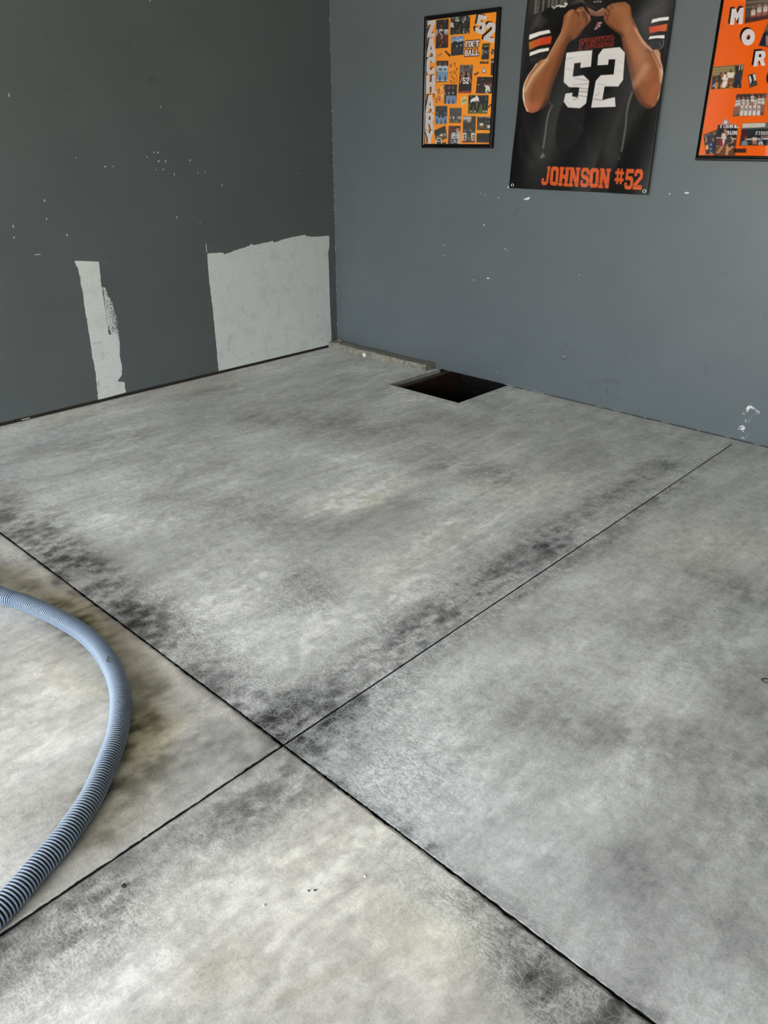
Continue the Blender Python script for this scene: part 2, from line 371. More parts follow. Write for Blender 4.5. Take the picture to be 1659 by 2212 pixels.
# (points, half width m, tone change, tint, hair)
ST = [
 # --- along joint A (runs to the right wall), far slab side then right slab side
 A([(1440,1005),(1300,1085),(1180,1170)], .09, -.27, hair=.8), A([(1180,1170),(1060,1245),(960,1320),(880,1380)], .13, -.34, hair=1),
 A([(1010,1280),(930,1330)], .08, -.16, hair=.4),
 A([(880,1380),(790,1440),(700,1500)], .12, -.26, hair=.9), A([(700,1500),(640,1560),(600,1580)], .11, -.26, hair=.8),
 A([(1480,1035),(1400,1090),(1290,1170),(1130,1275)], .06, -.22, hair=.8), A([(1430,1060),(1400,1085)], .04, -.16),
 A([(1130,1275),(960,1400),(850,1480)], .05, -.16, hair=.8), A([(850,1480),(700,1585)], .06, -.08, hair=.7),
 # --- along joint B, far slab side
 A([(-40,1110),(60,1175),(130,1225)], .14, -.36, (2,0,-3), .4), A([(-20,1060),(60,1110),(160,1180)], .10, -.22, hair=.3),
 A([(130,1225),(230,1300),(330,1375)], .13, -.30, (2,0,-3), .5), A([(300,1345),(430,1440),(520,1510)], .14, -.26, hair=.8),
 A([(480,1490),(560,1545),(610,1590)], .10, -.30, hair=.7), A([(200,1230),(330,1330),(470,1430)], .10, -.12, hair=.5),
 A([(40,1180),(120,1240),(210,1310)], .03, -.22), A([(60,1205),(230,1330),(400,1455),(600,1600)], .018, -.22),
 # --- crossing, right slab
 A([(625,1603),(690,1560),(760,1520)], .045, -.40, hair=.5), A([(625,1612),(700,1668),(800,1745)], .028, -.45, hair=.3),
 A([(640,1605),(670,1600)], .05, -.35), A([(700,1610),(760,1600)], .07, -.10, hair=1), A([(740,1570),(830,1640)], .22, -.02, (-4,0,1), 1),
 A([(800,1745),(960,1870),(1100,1975),(1260,2100),(1420,2220)], .022, -.20, hair=.6),
 A([(700,1690),(720,1690)], .03, -.15, hair=.6), A([(930,1840),(950,1855)], .025, -.25, hair=.5), A([(1225,2070),(1250,2090)], .03, -.28, hair=.5), A([(1350,2165),(1400,2205)], .03, -.30, hair=.5),
 A([(690,1605),(760,1585),(820,1590)], .06, -.20), A([(700,1640),(745,1655)], .05, -.16), A([(740,1640),(790,1630)], .03, -.14), A([(830,1750),(880,1790)], .03, -.20),
 # --- crossing, bottom slab
 A([(600,1660),(480,1740),(330,1840),(180,1940),(60,2030),(-40,2110)], .17, -.30, (-1,-1,2), .5),
 A([(650,1660),(560,1740),(430,1810)], .08, -.10, hair=.3), A([(180,1920),(240,1970)], .08, -.06, hair=.9), A([(110,2040),(10,2110)], .12, -.12, (0,1,0), .6),
 A([(880,1850),(980,1930),(1080,2010)], .10, -.08, (-5,0,3), .6), A([(1080,2010),(1180,2110),(1300,2210)], .10, -.24, (-4,0,2), .9), A([(1180,2150),(1260,2230)], .09, -.26, hair=1),
 A([(1100,2050),(1160,2080)], .05, -.16, hair=.6), A([(1000,1940),(1060,1985)], .04, -.10, hair=.6), A([(700,1650),(780,1720),(860,1790)], .07, .04, (-5,0,3), .4),
 A([(700,1800),(500,1960),(300,2080),(100,2200)], .20, .14, (6,4,-2), 0), A([(820,1850),(800,2000),(700,2200)], .28, .13, (8,5,-4), 0),
 A([(1000,2050),(1000,2220)], .12, .08, (4,2,-4), 0), A([(240,2130),(100,2180)], .08, .06, (0,0,10)), A([(420,2130),(500,2090)], .05, -.06, (10,2,-14)),
 A([(880,2000),(940,2030)], .09, 0, (10,5,-10)), A([(600,2180),(900,2060)], .015, -.10, (6,2,-8)), A([(560,2100),(740,1940),(850,1820)], .010, -.13), A([(430,1920),(700,1790),(760,1750)], .010, -.10, (0,0,2)),
 A([(250,2200),(420,2050),(560,1960)], .012, -.07), A([(690,1840),(760,1825)], .012, -.10),
 # --- left slab; brown strokes beside the hose are dirt plus its painted shade
 A([(590,1600),(480,1540),(380,1590),(200,1760)], .16, -.22, (1,0,-1), .2), A([(300,1290),(400,1400),(520,1510)], .05, .10, (3,0,2)),
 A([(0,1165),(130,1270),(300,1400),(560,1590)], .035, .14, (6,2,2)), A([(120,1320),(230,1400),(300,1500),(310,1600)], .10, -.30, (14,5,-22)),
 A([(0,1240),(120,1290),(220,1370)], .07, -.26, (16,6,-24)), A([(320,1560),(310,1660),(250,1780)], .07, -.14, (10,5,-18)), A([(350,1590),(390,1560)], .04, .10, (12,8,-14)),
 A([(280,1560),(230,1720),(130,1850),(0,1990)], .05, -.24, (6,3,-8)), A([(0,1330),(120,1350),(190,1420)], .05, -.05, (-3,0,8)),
 A([(40,1450),(120,1560),(80,1700),(0,1800)], .25, .13, (6,4,-2)), A([(120,1440),(200,1500)], .08, .05, (6,3,-6)), A([(30,1200),(60,1215)], .05, -.10, hair=.5), A([(0,1590),(230,1510)], .010, -.10), A([(60,1660),(220,1600)], .03, -.06, (-3,0,5)),
 A([(20,1860),(60,1840)], .05, 0, (0,-2,8)),
 # --- far slab, light and dark clouds
 A([(770,1080),(700,1095)], .13, .22, (14,7,-8)), A([(850,1040),(780,1075)], .12, .16, (12,6,-8)), A([(250,1120),(330,1130),(420,1100)], .14, .14), A([(500,1260),(430,1330),(560,1230)], .14, .18, (3,2,-2)),
 A([(900,1180),(1000,1130),(840,1240)], .20, .12, (7,4,-6)), A([(1050,1060),(1200,1040)], .12, .08, (6,4,-6)), A([(700,1360),(620,1400)], .17, .16), A([(560,1460),(500,1400)], .10, .10),
 A([(800,1350),(900,1280)], .12, .14), A([(100,1080),(200,1050)], .15, .05), A([(1000,1230),(880,1300)], .07, .10),
 A([(690,1255),(650,1240)], .10, -.20, hair=.7), A([(700,1300),(620,1310)], .10, -.08, hair=.8), A([(1060,1020),(960,1000)], .12, -.20, (2,0,0), .3), A([(1100,1040),(1040,1045)], .08, -.14, hair=.3),
 A([(750,915),(650,900),(560,905)], .16, -.20, (-1,0,1), .3), A([(300,945),(200,960)], .17, -.16), A([(350,1000),(450,1010)], .16, -.10), A([(450,1110),(520,1095),(620,1130)], .15, -.16, hair=.4),
 A([(880,1080),(800,1100),(720,1150)], .07, -.14), A([(860,990),(940,970)], .10, -.10), A([(950,900),(1080,940)], .2, -.08), A([(1200,960),(1280,990)], .2, -.06), A([(480,1080),(420,1070)], .10, -.10),
 A([(750,950),(870,930)], .12, -.12, hair=.3), A([(60,980),(20,1000)], .2, -.06), A([(620,970),(760,1000)], .13, .06), A([(850,1035),(980,985)], .05, -.10),
 A([(-20,940),(200,880),(500,815),(720,760)], .14, .04, (6,3,-3)), A([(120,905),(300,870),(430,840)], .08, -.02, (14,3,-8)), A([(500,835),(430,845)], .07, -.14),
 A([(780,790),(860,850),(1000,885),(1100,850)], .12, .10, (3,3,-3)), A([(740,830),(880,880)], .12, .06), A([(1100,850),(1300,900),(1560,970)], .10, .05, (4,3,-3)),
 A([(890,818),(870,830)], .04, -.14), A([(1010,862),(1060,880)], .06, -.12, (3,0,0)), A([(1270,900),(1400,935)], .05, -.08, (4,1,-4)),
 A([(1300,1000),(1150,1100),(1000,1190)], .006, .12), A([(1260,1000),(1050,1130),(900,1230)], .006, .10), A([(900,1010),(640,1120)], .02, .07), A([(1120,1050),(860,1200)], .02, .05),
 # --- right slab clouds
 A([(1180,1540),(1250,1580),(1340,1600)], .14, -.16, hair=.2), A([(1540,1250),(1640,1290)], .12, -.20, hair=.4), A([(1440,1340),(1560,1330)], .11, -.12, hair=.4), A([(1480,1420),(1620,1440)], .12, -.16, hair=.3),
 A([(1340,1350),(1450,1300)], .05, -.08), A([(1560,1500),(1659,1560)], .14, -.10), A([(1540,1740),(1640,1780),(1659,1650)], .13, -.16, hair=.2), A([(1430,1840),(1370,1860)], .12, -.16), A([(1600,2010),(1659,2040)], .12, -.12),
 A([(1600,1560),(1659,1620)], .1, -.10), A([(1500,1200),(1380,1260),(1560,1170)], .18, .08, (8,3,-4)), A([(1200,1420),(1350,1440)], .15, .05), A([(900,1600),(1050,1560),(1100,1700)], .22, .10, (-2,0,0)),
 A([(850,1700),(1000,1760),(1120,1850)], .14, .06, (-4,0,2)), A([(1500,1420),(1430,1500)], .08, .08), A([(1250,1700),(1350,1720)], .15, .06), A([(1400,2000),(1500,2100)], .2, .04, (0,0,3)), A([(1500,1900),(1560,1860)], .1, .03),
 A([(1050,1500),(1200,1480)], .12, -.05, hair=.2), A([(1380,1560),(1500,1600)], .10, -.07),
]
def stains_shade(x, y):
    """tone (linear rgb) and scratchiness of the slab surface at x, y"""
    wx = x+.05*fbm(x*5, y*5, 31, 3); wy = y+.05*fbm(x*5, y*5, 41, 3)
    v = .13*fbm(x*2.6, y*1.3, 3, 4)+.10*fbm(x*7, y*3.0, 9, 4)
    t = np.zeros(x.shape+(3,)); hair = np.where(y > JY, np.where(x < JX, .34, .26), np.where(x < JX, .10, .04))+.16*fbm(x*2, y*2, 77, 2)
    brk = np.clip(.72+.9*fbm(x*14, y*8, 63, 4)+.9*fbm(x*40, y*26, 64, 2), .35, 1.35)
    for pts, w, d, tint, h in ST:
        P = np.array(pts); m = w*3
        b = (wx > P[:, 0].min()-m) & (wx < P[:, 0].max()+m) & (wy > P[:, 1].min()-m) & (wy < P[:, 1].max()+m)
        side = None
        if b.sum() == 0: continue
        cx, cy = P.mean(0)
        b &= ((x > JX) == (cx > JX)) & ((y > JY) == (cy > JY))
        if b.sum() == 0: continue
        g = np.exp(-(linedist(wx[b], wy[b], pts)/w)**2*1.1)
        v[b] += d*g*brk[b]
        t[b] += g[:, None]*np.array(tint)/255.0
        hair[b] += h*g
    s = np.full(x.shape, 176/255.0)
    base = (np.array([.772, .776, .770]))[None]*np.ones(x.shape+(1,))
    q = base*(1+v[..., None]*.92)+t*.36
    q = q+np.where((y < JY), .5, 0)[..., None]*np.array([.024, .006, -.010])+np.where((y > JY) & (y > -1.6), .5, 0)[..., None]*np.array([.008, .002, -.018])+(.026*np.clip((-.9-y)/.8, 0, 1)*(x < JX)*(y > JY))[..., None]
    q = np.clip(q, .16, .965)
    L = np.where(q <= .04045, q/12.92, ((q+.055)/1.055)**2.4)
    return L, np.clip(hair, 0, 1.3)

box_floor = bmesh.new()
box_bm(box_floor, -.3, 7.3, -7.9, HOLE[2]-.13, -.5, -.14)
box_bm(box_floor, -.3, HOLE[0]-.10, HOLE[2]-.13, .4, -.5, -.14); box_bm(box_floor, HOLE[1]+.12, 7.3, HOLE[2]-.13, .4, -.5, -.14)
box_bm(box_floor, HOLE[0]-.12, HOLE[1]+.14, HOLE[2]-.15, .6, -.9, -.6)
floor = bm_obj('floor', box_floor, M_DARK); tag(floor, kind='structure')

def lines(a, b, step, extra=()):
    n = max(2, int(round((b-a)/step))+1); L = list(np.linspace(a, b, n))
    for e in extra:
        k = int(np.argmin([abs(q-e) for q in L])); L[k] = e
    return np.array(L)
def arcs(xs, ys, spec, seed):
    """single grinder arcs, fine pale curved scratches"""
    out = np.zeros((len(ys), len(xs))); rr = random.Random(seed)
    for (x0, x1, y0, y1), n, r0, r1, tri in spec:
        k = 0
        while k < n:
            cx, cy = rr.uniform(x0, x1), rr.uniform(y0, y1)
            if tri and (cx-JX)+(cy-JY) < tri: continue
            k += 1; R_ = rr.uniform(r0, r1); a0 = rr.uniform(0, 6.28); sp = rr.uniform(1.2, 4.2); al = rr.uniform(.25, 1); ec = rr.uniform(.75, 1.25)
            P = [(cx+R_*math.cos(a0+sp*i/13), cy+R_*ec*math.sin(a0+sp*i/13)) for i in range(14)]
            i0, i1 = np.searchsorted(xs, cx-R_-.004), np.searchsorted(xs, cx+R_+.004); j0, j1 = np.searchsorted(ys, cy-R_*ec-.004), np.searchsorted(ys, cy+R_*ec+.004)
            if i1-i0 < 2 or j1-j0 < 2: continue
            X, Y = np.meshgrid(xs[i0:i1], ys[j0:j1])
            out[j0:j1, i0:i1] = np.maximum(out[j0:j1, i0:i1], al*np.clip(1.35-linedist(X, Y, P)/.0010, 0, 1))
    return out
def slab(xs, ys, label=None, hole=None, jit=(0, 0, 0, 0), closeend=None, hairs=None):
    """one poured panel: dense top, skirts down every free edge; jit = raggedness of x0,x1,y0,y1 edges"""
    nx, ny = len(xs), len(ys)
    X, Y = np.meshgrid(xs, ys); X = X.copy(); Y = Y.copy()
    L, hair = stains_shade(X, Y)
    sc = arcs(xs, ys, *hairs) if hairs else np.zeros_like(X)
    r = lambda n, s: (vnoise(np.arange(n)*.9, np.zeros(n)+s, 50+s)-.35)+.8*np.clip(vnoise(np.arange(n)*.25, np.zeros(n)+3.3*s, 90+s)-.72, 0, 1)*3
    X[:, 0] += jit[0]*r(ny, 1); X[:, -1] -= jit[1]*r(ny, 2); Y[0, :] += jit[2]*r(nx, 3); Y[-1, :] -= jit[3]*r(nx, 4)
    if closeend:                                    # the saw cut stops short of the wall: panels meet there
        side, y0 = closeend
        rows = ys > y0
        X[rows, -1 if side > 0 else 0] = JX
    Z = .0012*fbm(X*3, Y*3, 21, 2)*0
    keep = np.ones((ny-1, nx-1), bool)
    if hole is not None:
        cx = (xs[:-1]+xs[1:])/2; cy = (ys[:-1]+ys[1:])/2
        keep = ~((cx[None] > hole[0]) & (cx[None] < hole[1]) & (cy[:, None] > hole[2]))
    F = grid_faces(nx, ny, keep)
    V = np.stack([X.ravel(), Y.ravel(), Z.ravel()], 1)
    # skirts
    E = np.concatenate([F[:, [0, 1]], F[:, [1, 2]], F[:, [2, 3]], F[:, [3, 0]]])
    key = np.sort(E, 1); key = key[:, 0]*len(V)+key[:, 1]
    u, idx, cnt = np.unique(key, return_index=True, return_counts=True)
    B = E[idx[cnt == 1]]
    ids = np.unique(B); mp = {int(a): i+len(V) for i, a in enumerate(ids)}
    lip = V[ids].copy(); lip[:, 2] = -.0009; low = V[ids].copy(); low[:, 2] = -.14; m_ = len(ids)
    sk = np.array([[b, a, mp[int(a)], mp[int(b)]] for a, b in B]); sk2 = np.array([[mp[int(b)], mp[int(a)], mp[int(a)]+m_, mp[int(b)]+m_] for a, b in B])
    V2 = np.vstack([V, lip, low]); F2 = np.vstack([F, sk, sk2])
    grime = L.reshape(-1, 3)[ids]*.08
    if hole:
        near = (V[ids][:, 0] < hole[1]+.01) & (V[ids][:, 0] > hole[0]-.01) & (V[ids][:, 1] > hole[2]-.01)
        grime[near] = L.reshape(-1, 3)[ids][near]*np.array([.62, .58, .52])
    tone = np.vstack([L.reshape(-1, 3), grime, grime]); hr = np.concatenate([hair.ravel(), np.zeros(2*m_)])
    me = mesh_np('concrete_slab', V2, F2, {'tone': tone, 'hair': hr, 'scratch': np.concatenate([sc.ravel(), np.zeros(2*m_)])})
    o = link('concrete_slab', me, M_FLOOR, floor)
    if label: o['label'] = label
    return o
G = .0028
st = .0085
FS = .0017
slab(np.concatenate([lines(0.0, 2.96, st, HOLE[:2]), lines(2.962, JX-G, FS)]), np.concatenate([lines(JY+G, -3.05, FS), lines(-3.046, 0.03, st, (HOLE[2],))]), 'far concrete panel of the floor with the square hole', HOLE, (0, .0012, .002, 0), (1, -.078),
     ([((2.98, 3.25, -3.31, -3.08), 90, .02, .06, 0), ((3.10, 3.24, -3.26, -3.08), 60, .008, .025, 0)], 5))
slab(np.concatenate([lines(JX+G, 3.85, FS), lines(3.857, 4.9, st), np.linspace(5.1, 7, 10)]), np.concatenate([lines(JY+G, -2.95, FS), lines(-2.943, .03, st)]), 'right concrete panel with pale swirling grinder scratches', None, (.0012, 0, .002, 0), (-1, -.078),
     ([((3.30, 3.60, -3.29, -3.08), 260, .015, .045, .13), ((3.30, 3.85, -3.30, -2.97), 220, .02, .07, .16), ((3.40, 3.85, -3.285, -3.22), 90, .02, .05, 0)], 8))
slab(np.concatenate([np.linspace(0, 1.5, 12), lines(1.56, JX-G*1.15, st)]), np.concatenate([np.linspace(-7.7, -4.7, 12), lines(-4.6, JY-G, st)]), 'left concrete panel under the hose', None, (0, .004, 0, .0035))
slab(np.concatenate([lines(JX+G*1.1, 4.9, st), np.linspace(5.1, 7, 10)]), np.concatenate([np.linspace(-7.7, -4.9, 12), lines(-4.82, JY-G, st)]), 'near pale concrete panel at the bottom', None, (.001, 0, 0, .0045))

# the pit: ledge, stained form boards, loose cloth
LEDGE = m_rough('ledge_concrete', (70, 66, 58), (104, 98, 88), 30, .9, .5)
bm = bmesh.new(); 
vs = [(HOLE[0]-.005, HOLE[2], -.14), (HOLE[0]+.045, HOLE[2], -.14), (HOLE[0]+.045, .02, -.14), (HOLE[0]-.005, .02, -.14)]
ZL = float(at(915, 818, 0, HOLE[0]+.02)[2]); print('ledge', ZL)
box_bm(bm, HOLE[0]-.12, HOLE[0]+.018, HOLE[2]-.01, .15, -.2, ZL)
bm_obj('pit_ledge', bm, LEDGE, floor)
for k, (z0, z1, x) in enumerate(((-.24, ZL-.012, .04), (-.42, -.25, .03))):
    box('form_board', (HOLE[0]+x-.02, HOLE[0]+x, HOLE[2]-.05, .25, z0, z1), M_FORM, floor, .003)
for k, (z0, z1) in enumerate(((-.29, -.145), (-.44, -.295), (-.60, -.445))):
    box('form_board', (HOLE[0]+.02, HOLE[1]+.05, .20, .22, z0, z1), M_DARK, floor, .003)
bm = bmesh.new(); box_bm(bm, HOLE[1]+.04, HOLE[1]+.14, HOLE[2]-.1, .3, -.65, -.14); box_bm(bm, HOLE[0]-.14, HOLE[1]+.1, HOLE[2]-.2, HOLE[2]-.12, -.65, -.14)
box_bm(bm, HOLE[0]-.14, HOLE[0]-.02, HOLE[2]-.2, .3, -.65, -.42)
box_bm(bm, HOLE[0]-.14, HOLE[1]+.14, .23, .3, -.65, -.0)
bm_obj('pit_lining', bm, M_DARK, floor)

# ------------------------------------------------------------------ WALLS
def wall_mesh(name, plane, A_, Zs, m, fields, back=.012):
    """plane 'x' (left wall, coords y,z) or 'y' (right wall, coords x,z)"""
    P, Q = np.meshgrid(A_, Zs); at_ = fields(P, Q)
    z = np.zeros(P.size)
    if plane == 'x': V = np.stack([z, P.ravel(), Q.ravel()], 1); F = grid_faces(len(A_), len(Zs))
    else: V = np.stack([P.ravel(), z, Q.ravel()], 1); F = grid_faces(len(A_), len(Zs))
    # returned bottom edge so the board has thickness
    nx = len(A_); lo = V[:nx].copy(); lo[:, 0 if plane == 'x' else 1] += (-back if plane == 'x' else back)
    n0 = len(V); V = np.vstack([V, lo]); ex = np.array([[i+1, i, n0+i, n0+i+1] for i in range(nx-1)])
    if plane == 'x': F = F[:, ::1]
    F = np.vstack([F, ex]); attrs = {k: np.concatenate([a.ravel(), a.ravel()[:nx]]) for k, a in at_.items()}
    return mesh_np(name, V, F, attrs)

Z5 = lambda x, y: (130+x/2.7197, 480+y/2.7197)
strip = [lw(*Z5(*p)) for p in [(82,226),(228,232),(240,350),(250,430),(262,500),(272,580),(285,660),(318,668),(348,712),(350,780),(362,850),(362,900),(336,934),(378,940),(385,1000),(225,1046),(215,960),(208,880),(190,790),(175,680),(152,540),(136,430),(112,290)]]
patch = [lw(*Z5(*p)) for p in [(863,182),(963,180),(965,188),(1060,156),(1115,138),(1120,125),(1132,134),(1200,122),(1250,110),(1256,118),(1330,96),(1380,84),(1440,75),(1450,84),(1520,84),(1580,80),(1582,140),(1574,180),(1580,300),(1585,480),(1590,580),(1595,690),(1583,742),(1480,775),(932,890),(915,700),(895,500),(875,340)]]
fe1 = [lw(*Z5(*p)) for p in [(235,215),(262,218),(300,245),(290,262),(240,268)]]
fe2 = [lw(*Z5(*p)) for p in [(245,370),(272,380),(290,430),(318,460),(330,520),(345,560),(352,640),(356,720),(300,680),(270,600),(255,480)]]
fe3 = [lw(*Z5(*p)) for p in [(350,700),(372,760),(368,860),(372,930),(350,935)]]
fe4 = [lw(*Z5(*p)) for p in [(860,120),(955,130),(965,175),(865,182)]]
fe5 = [lw(*Z5(*p)) for p in [(78,224),(100,226),(140,430),(155,540),(196,800),(216,960),(208,960),(182,800),(142,560),(120,420),(96,290)]]
Z6 = lambda x, y: (x/2.3042, y/2.3042)
specks_l = [(232,1090),(66,1128),(70,1180),(222,996),(334,1169),(360,712),(375,784),(521,803),(524,829),(564,826),(766,759),(786,759),(733,781),(790,803),(808,804),(825,804),(844,804),(778,847),(796,849),(813,845),(831,849),(740,827),(747,892),(869,868),(875,912),(868,709),(875,777),(947,796),(986,861),(1019,858),(1113,839),(1105,920),(881,1081),(996,1103),(799,528),(1610,108),(1621,95),(46,473),(118,472),(190,478),(1480,861),(748,3),(318,1058)]
darks_l = [(232,188),(392,202),(645,223),(839,242),(887,247),(344,440),(370,630),(1136,694),(1538,1050),(970,258),(742,235),(995,262)]
def f_left(P, Q):
    k = .012
    w1 = .004*fbm(P*60, Q*60, 5, 2)
    a = signed(P+w1, Q, [strip]); b = signed(P+w1*.8, Q+w1, [patch])
    pr = np.clip(.5+np.maximum(a, b)/k, 0, 1)
    fe = np.zeros_like(P)
    g = np.clip(.5+signed(P, Q, [fe2+fe3])/.03, 0, 1)*0
    for L, s in ((fe1, .42), (fe2, .52), (fe3, .46), (fe4, .36), (fe5, .47)):
        g = np.clip(.5+signed(P, Q, [L])/.03, 0, 1)
        pr = np.maximum(pr, g*(s+.13-np.clip(-a, 0, .12)*2.6+.10*fbm(P*12, Q*9, 33, 2)) if L is fe2 else g*(s-.04)); fe = np.maximum(fe, g*1.5*(pr < .9))
    band = np.exp(-(np.maximum(np.abs(a), 0)/.008)**2); fe = np.maximum(fe, band*.25)
    for (u, v) in specks_l:
        y, z = lw(*Z6(u, v)); r = .0045 if (u*7+v) % 3 else .006
        pr = np.maximum(pr, np.clip(.5+(r-np.hypot(P-y, (Q-z)*.7))/.006, 0, 1)*(.6 if (u+v) % 4 == 0 else .9))
    y, z = lw(*Z6(1156, 847)); pr = np.maximum(pr, .47*np.exp(-((np.hypot(P-y, Q-z)-.026)/.005)**2)); fe = np.maximum(fe, .35*np.exp(-((np.hypot(P-y, Q-z)-.026)/.008)**2))
    for pts, s, wd_ in (([(172,1270),(212,1262)], .7, .004), ([(600,1148),(604,1132)], .55, .004), ([(1024,1210),(1030,1258)], .8, .0035), ([(1336,1020),(1338,1050)], .5, .006), ([(1643,1030),(1646,1046)], .7, .004)):
        pr = np.maximum(pr, s*np.clip(1.2-linedist(P, Q, [lw(*Z6(*p)) for p in pts])/wd_, 0, 1))
    dt = np.zeros_like(P)
    for (u, v) in darks_l:
        y, z = lw(*Z6(u, v)); dt = np.maximum(dt, .6*np.clip(.5+(.005-np.hypot(P-y, Q-z))/.006, 0, 1))
    dt = np.maximum(dt, .35*np.exp(-(linedist(P, Q, [lw(*Z6(740, 396)), lw(*Z6(780, 398))])/.010)**2))
    for pts, s, wd_ in (([(1238,185),(1250,205)], .35, .012), ([(1250,200),(1330,228)], .22, .008), ([(1000,670),(990,720),(992,755)], .4, .007), ([(1060,605),(1110,655)], .16, .03), ([(1300,622),(1390,625)], .3, .005),
                        ([(1305,380),(1345,405)], .22, .014), ([(1400,275),(1425,258)], .18, .01), ([(1070,500),(1075,512)], .3, .008), ([(1000,760),(1060,805),(1130,780)], .2, .004), ([(1240,745),(1290,740)], .3, .008),
                        ([(1580,600),(1570,660)], .22, .02), ([(1440,650),(1590,640)], .10, .03), ([(1328,660),(1332,690)], .35, .006), ([(1355,675),(1365,690)], .3, .006), ([(1512,548),(1514,560)], .7, .004),
                        ([(1130,240),(1140,310)], .15, .006), ([(1210,330),(1245,400)], .10, .03), ([(127,318),(127,320)], .9, .004), ([(200,712),(202,714)], .8, .004), ([(215,712),(248,702)], .45, .004), ([(248,765),(254,800)], .4, .005),
                        ([(225,935),(228,965)], .6, .005), ([(250,970),(288,974)], .5, .005), ([(260,912),(290,905)], .3, .006), ([(1537,687),(1539,689)], .95, .004), ([(903,509),(905,510)], .8, .004), ([(800,690),(808,735)], .3, .005),
                        ([(1130,770),(1135,790)], .4, .004), ([(200,410),(204,420)], .4, .004)):
        dt = np.maximum(dt, s*(.6 if s < .6 else 1)*np.exp(-(linedist(P, Q, [lw(*Z5(*p)) for p in pts])/wd_)**2)*np.clip(.7+.9*fbm(P*40, Q*40, 91, 2), 0, 1.2))
    return {'primer': pr, 'feather': fe, 'dirt': dt}
ys = np.concatenate([np.linspace(-7.7, -3.4, 14), lines(-3.3, 0.0, .0075)])
zs = np.concatenate([lines(.018, .96, .0075), lines(.972, 2.35, .012), [2.7, 3.1]])
wl = link('wall_left', wall_mesh('wall_left', 'x', ys, zs, M_WL, f_left), M_WL); tag(wl, kind='structure')
wl['label'] = 'dark grey painted wall with two white primer patches'

Z7 = lambda x, y: (900+x/2.1858, 380+y/2.1858)
specks_r = [((386,105),.007,1),((518,110),.010,1),((528,104),.006,1),((300,84),.004,0),((322,90),.004,0),((1196,84),.004,0),((1275,82),.008,1),((1225,104),.004,0),((1176,143),.004,0),((318,233),.006,0),((272,244),.005,0),((293,240),.003,0),
            ((319,300),.004,0),((128,326),.004,0),((128,376),.004,0),((420,346),.005,0),((427,352),.004,0),((268,491),.007,2),((337,484),.007,1),((766,467),.003,0),((972,1025),.004,0),((380,928),.004,0),((698,852),.004,0),((236,940),.006,0),((255,937),.005,0),((433,53),.007,0)]
def f_right(P, Q):
    pr = np.zeros_like(P); fe = np.zeros_like(P); dt = np.zeros_like(P)
    for (u, v), r, asp in specks_r:
        x, z = rw(*Z7(u, v)); kx, kz = ((1, 1), (.55, 1.7), (1.5, .8))[asp]
        pr = np.maximum(pr, np.clip(.5+(r-np.hypot((P-x)*kx, (Q-z)*kz))/.006, 0, 1))
    # scuffed plaster low on the right
    for (u, v), r, s in (((1545,1210),.05,.60),((1530,1190),.035,.55),((1560,1170),.045,.44),((1565,1100),.035,.50),((1590,1080),.05,.42),((1555,1125),.04,.42),((1605,1110),.035,.38),((1575,1140),.03,.4)):
        x, z = rw(*Z7(u, v)); g = np.exp(-(np.hypot((P-x)*1.15, (Q-z)*.8)/r)**2)
        pr = np.maximum(pr, s*.84*g); fe = np.maximum(fe, 2.0*g)
    pr += fe*.25*fbm(P*55, Q*55, 60, 3)
    # flecks of bare plaster down the corner and along the bottom edge
    c = np.exp(-(P/.010)**2)*(vnoise(P*40, Q*75, 8) > .62); pr = np.maximum(pr, c*.60)
    fe = np.maximum(fe, np.exp(-(P/.012)**2)*.3)
    b = np.exp(-((Q-.007)/.006)**2)*(vnoise(P*30, Q*0, 9) > .6)*(P > 1.6); pr = np.maximum(pr, b*.62)
    for pts, s, wd_ in (([(466,180),(480,150)], .35, .006), ([(640,990),(740,1020)], .12, .004), ([(700,1010),(760,990)], .14, .004), ([(800,985),(860,962),(900,965),(955,985)], .28, .004), ([(820,1000),(870,975),(930,980)], .22, .004),
                        ([(890,955),(930,965),(960,980)], .25, .004), ([(898,1010),(902,1028)], .6, .005), ([(815,1015),(830,1002)], .4, .004), ([(930,728),(1020,745)], .12, .004), ([(705,790),(706,798)], .45, .007), ([(698,858),(700,868)], .7, .005),
                        ([(1448,462),(1460,464)], .25, .010), ([(240,655),(290,665)], .12, .015), ([(1362,900),(1366,925)], .2, .010), ([(236,932),(238,950)], .9, .006), ([(285,906),(287,910)], .7, .004), ([(990,864),(992,866)], .4, .005), ([(1120,135),(1136,136)], .3, .005), ([(320,66),(420,66)], .2, .004),
                        ([(690,1000),(735,1030)], .2, .003), ([(710,990),(755,1022)], .2, .003), ([(1640,650),(1650,670)], .2, .006), ([(120,120),(140,130)], .1, .02)):
        dt = np.maximum(dt, s*np.exp(-(linedist(P, Q, [rw(*Z7(*p)) for p in pts])/wd_)**2))
    return {'primer': pr, 'feather': fe, 'dirt': dt}
xs = np.concatenate([lines(0, 3.5, .0085), np.linspace(3.6, 7.0, 12)])
zs = np.concatenate([lines(.006, 2.3, .0085), [2.7, 3.1]])
wr = link('wall_right', wall_mesh('wall_right', 'y', xs, zs, M_WR, f_right), M_WR); tag(wr, kind='structure')
wr['label'] = 'lighter grey painted wall carrying the frames and the banner'

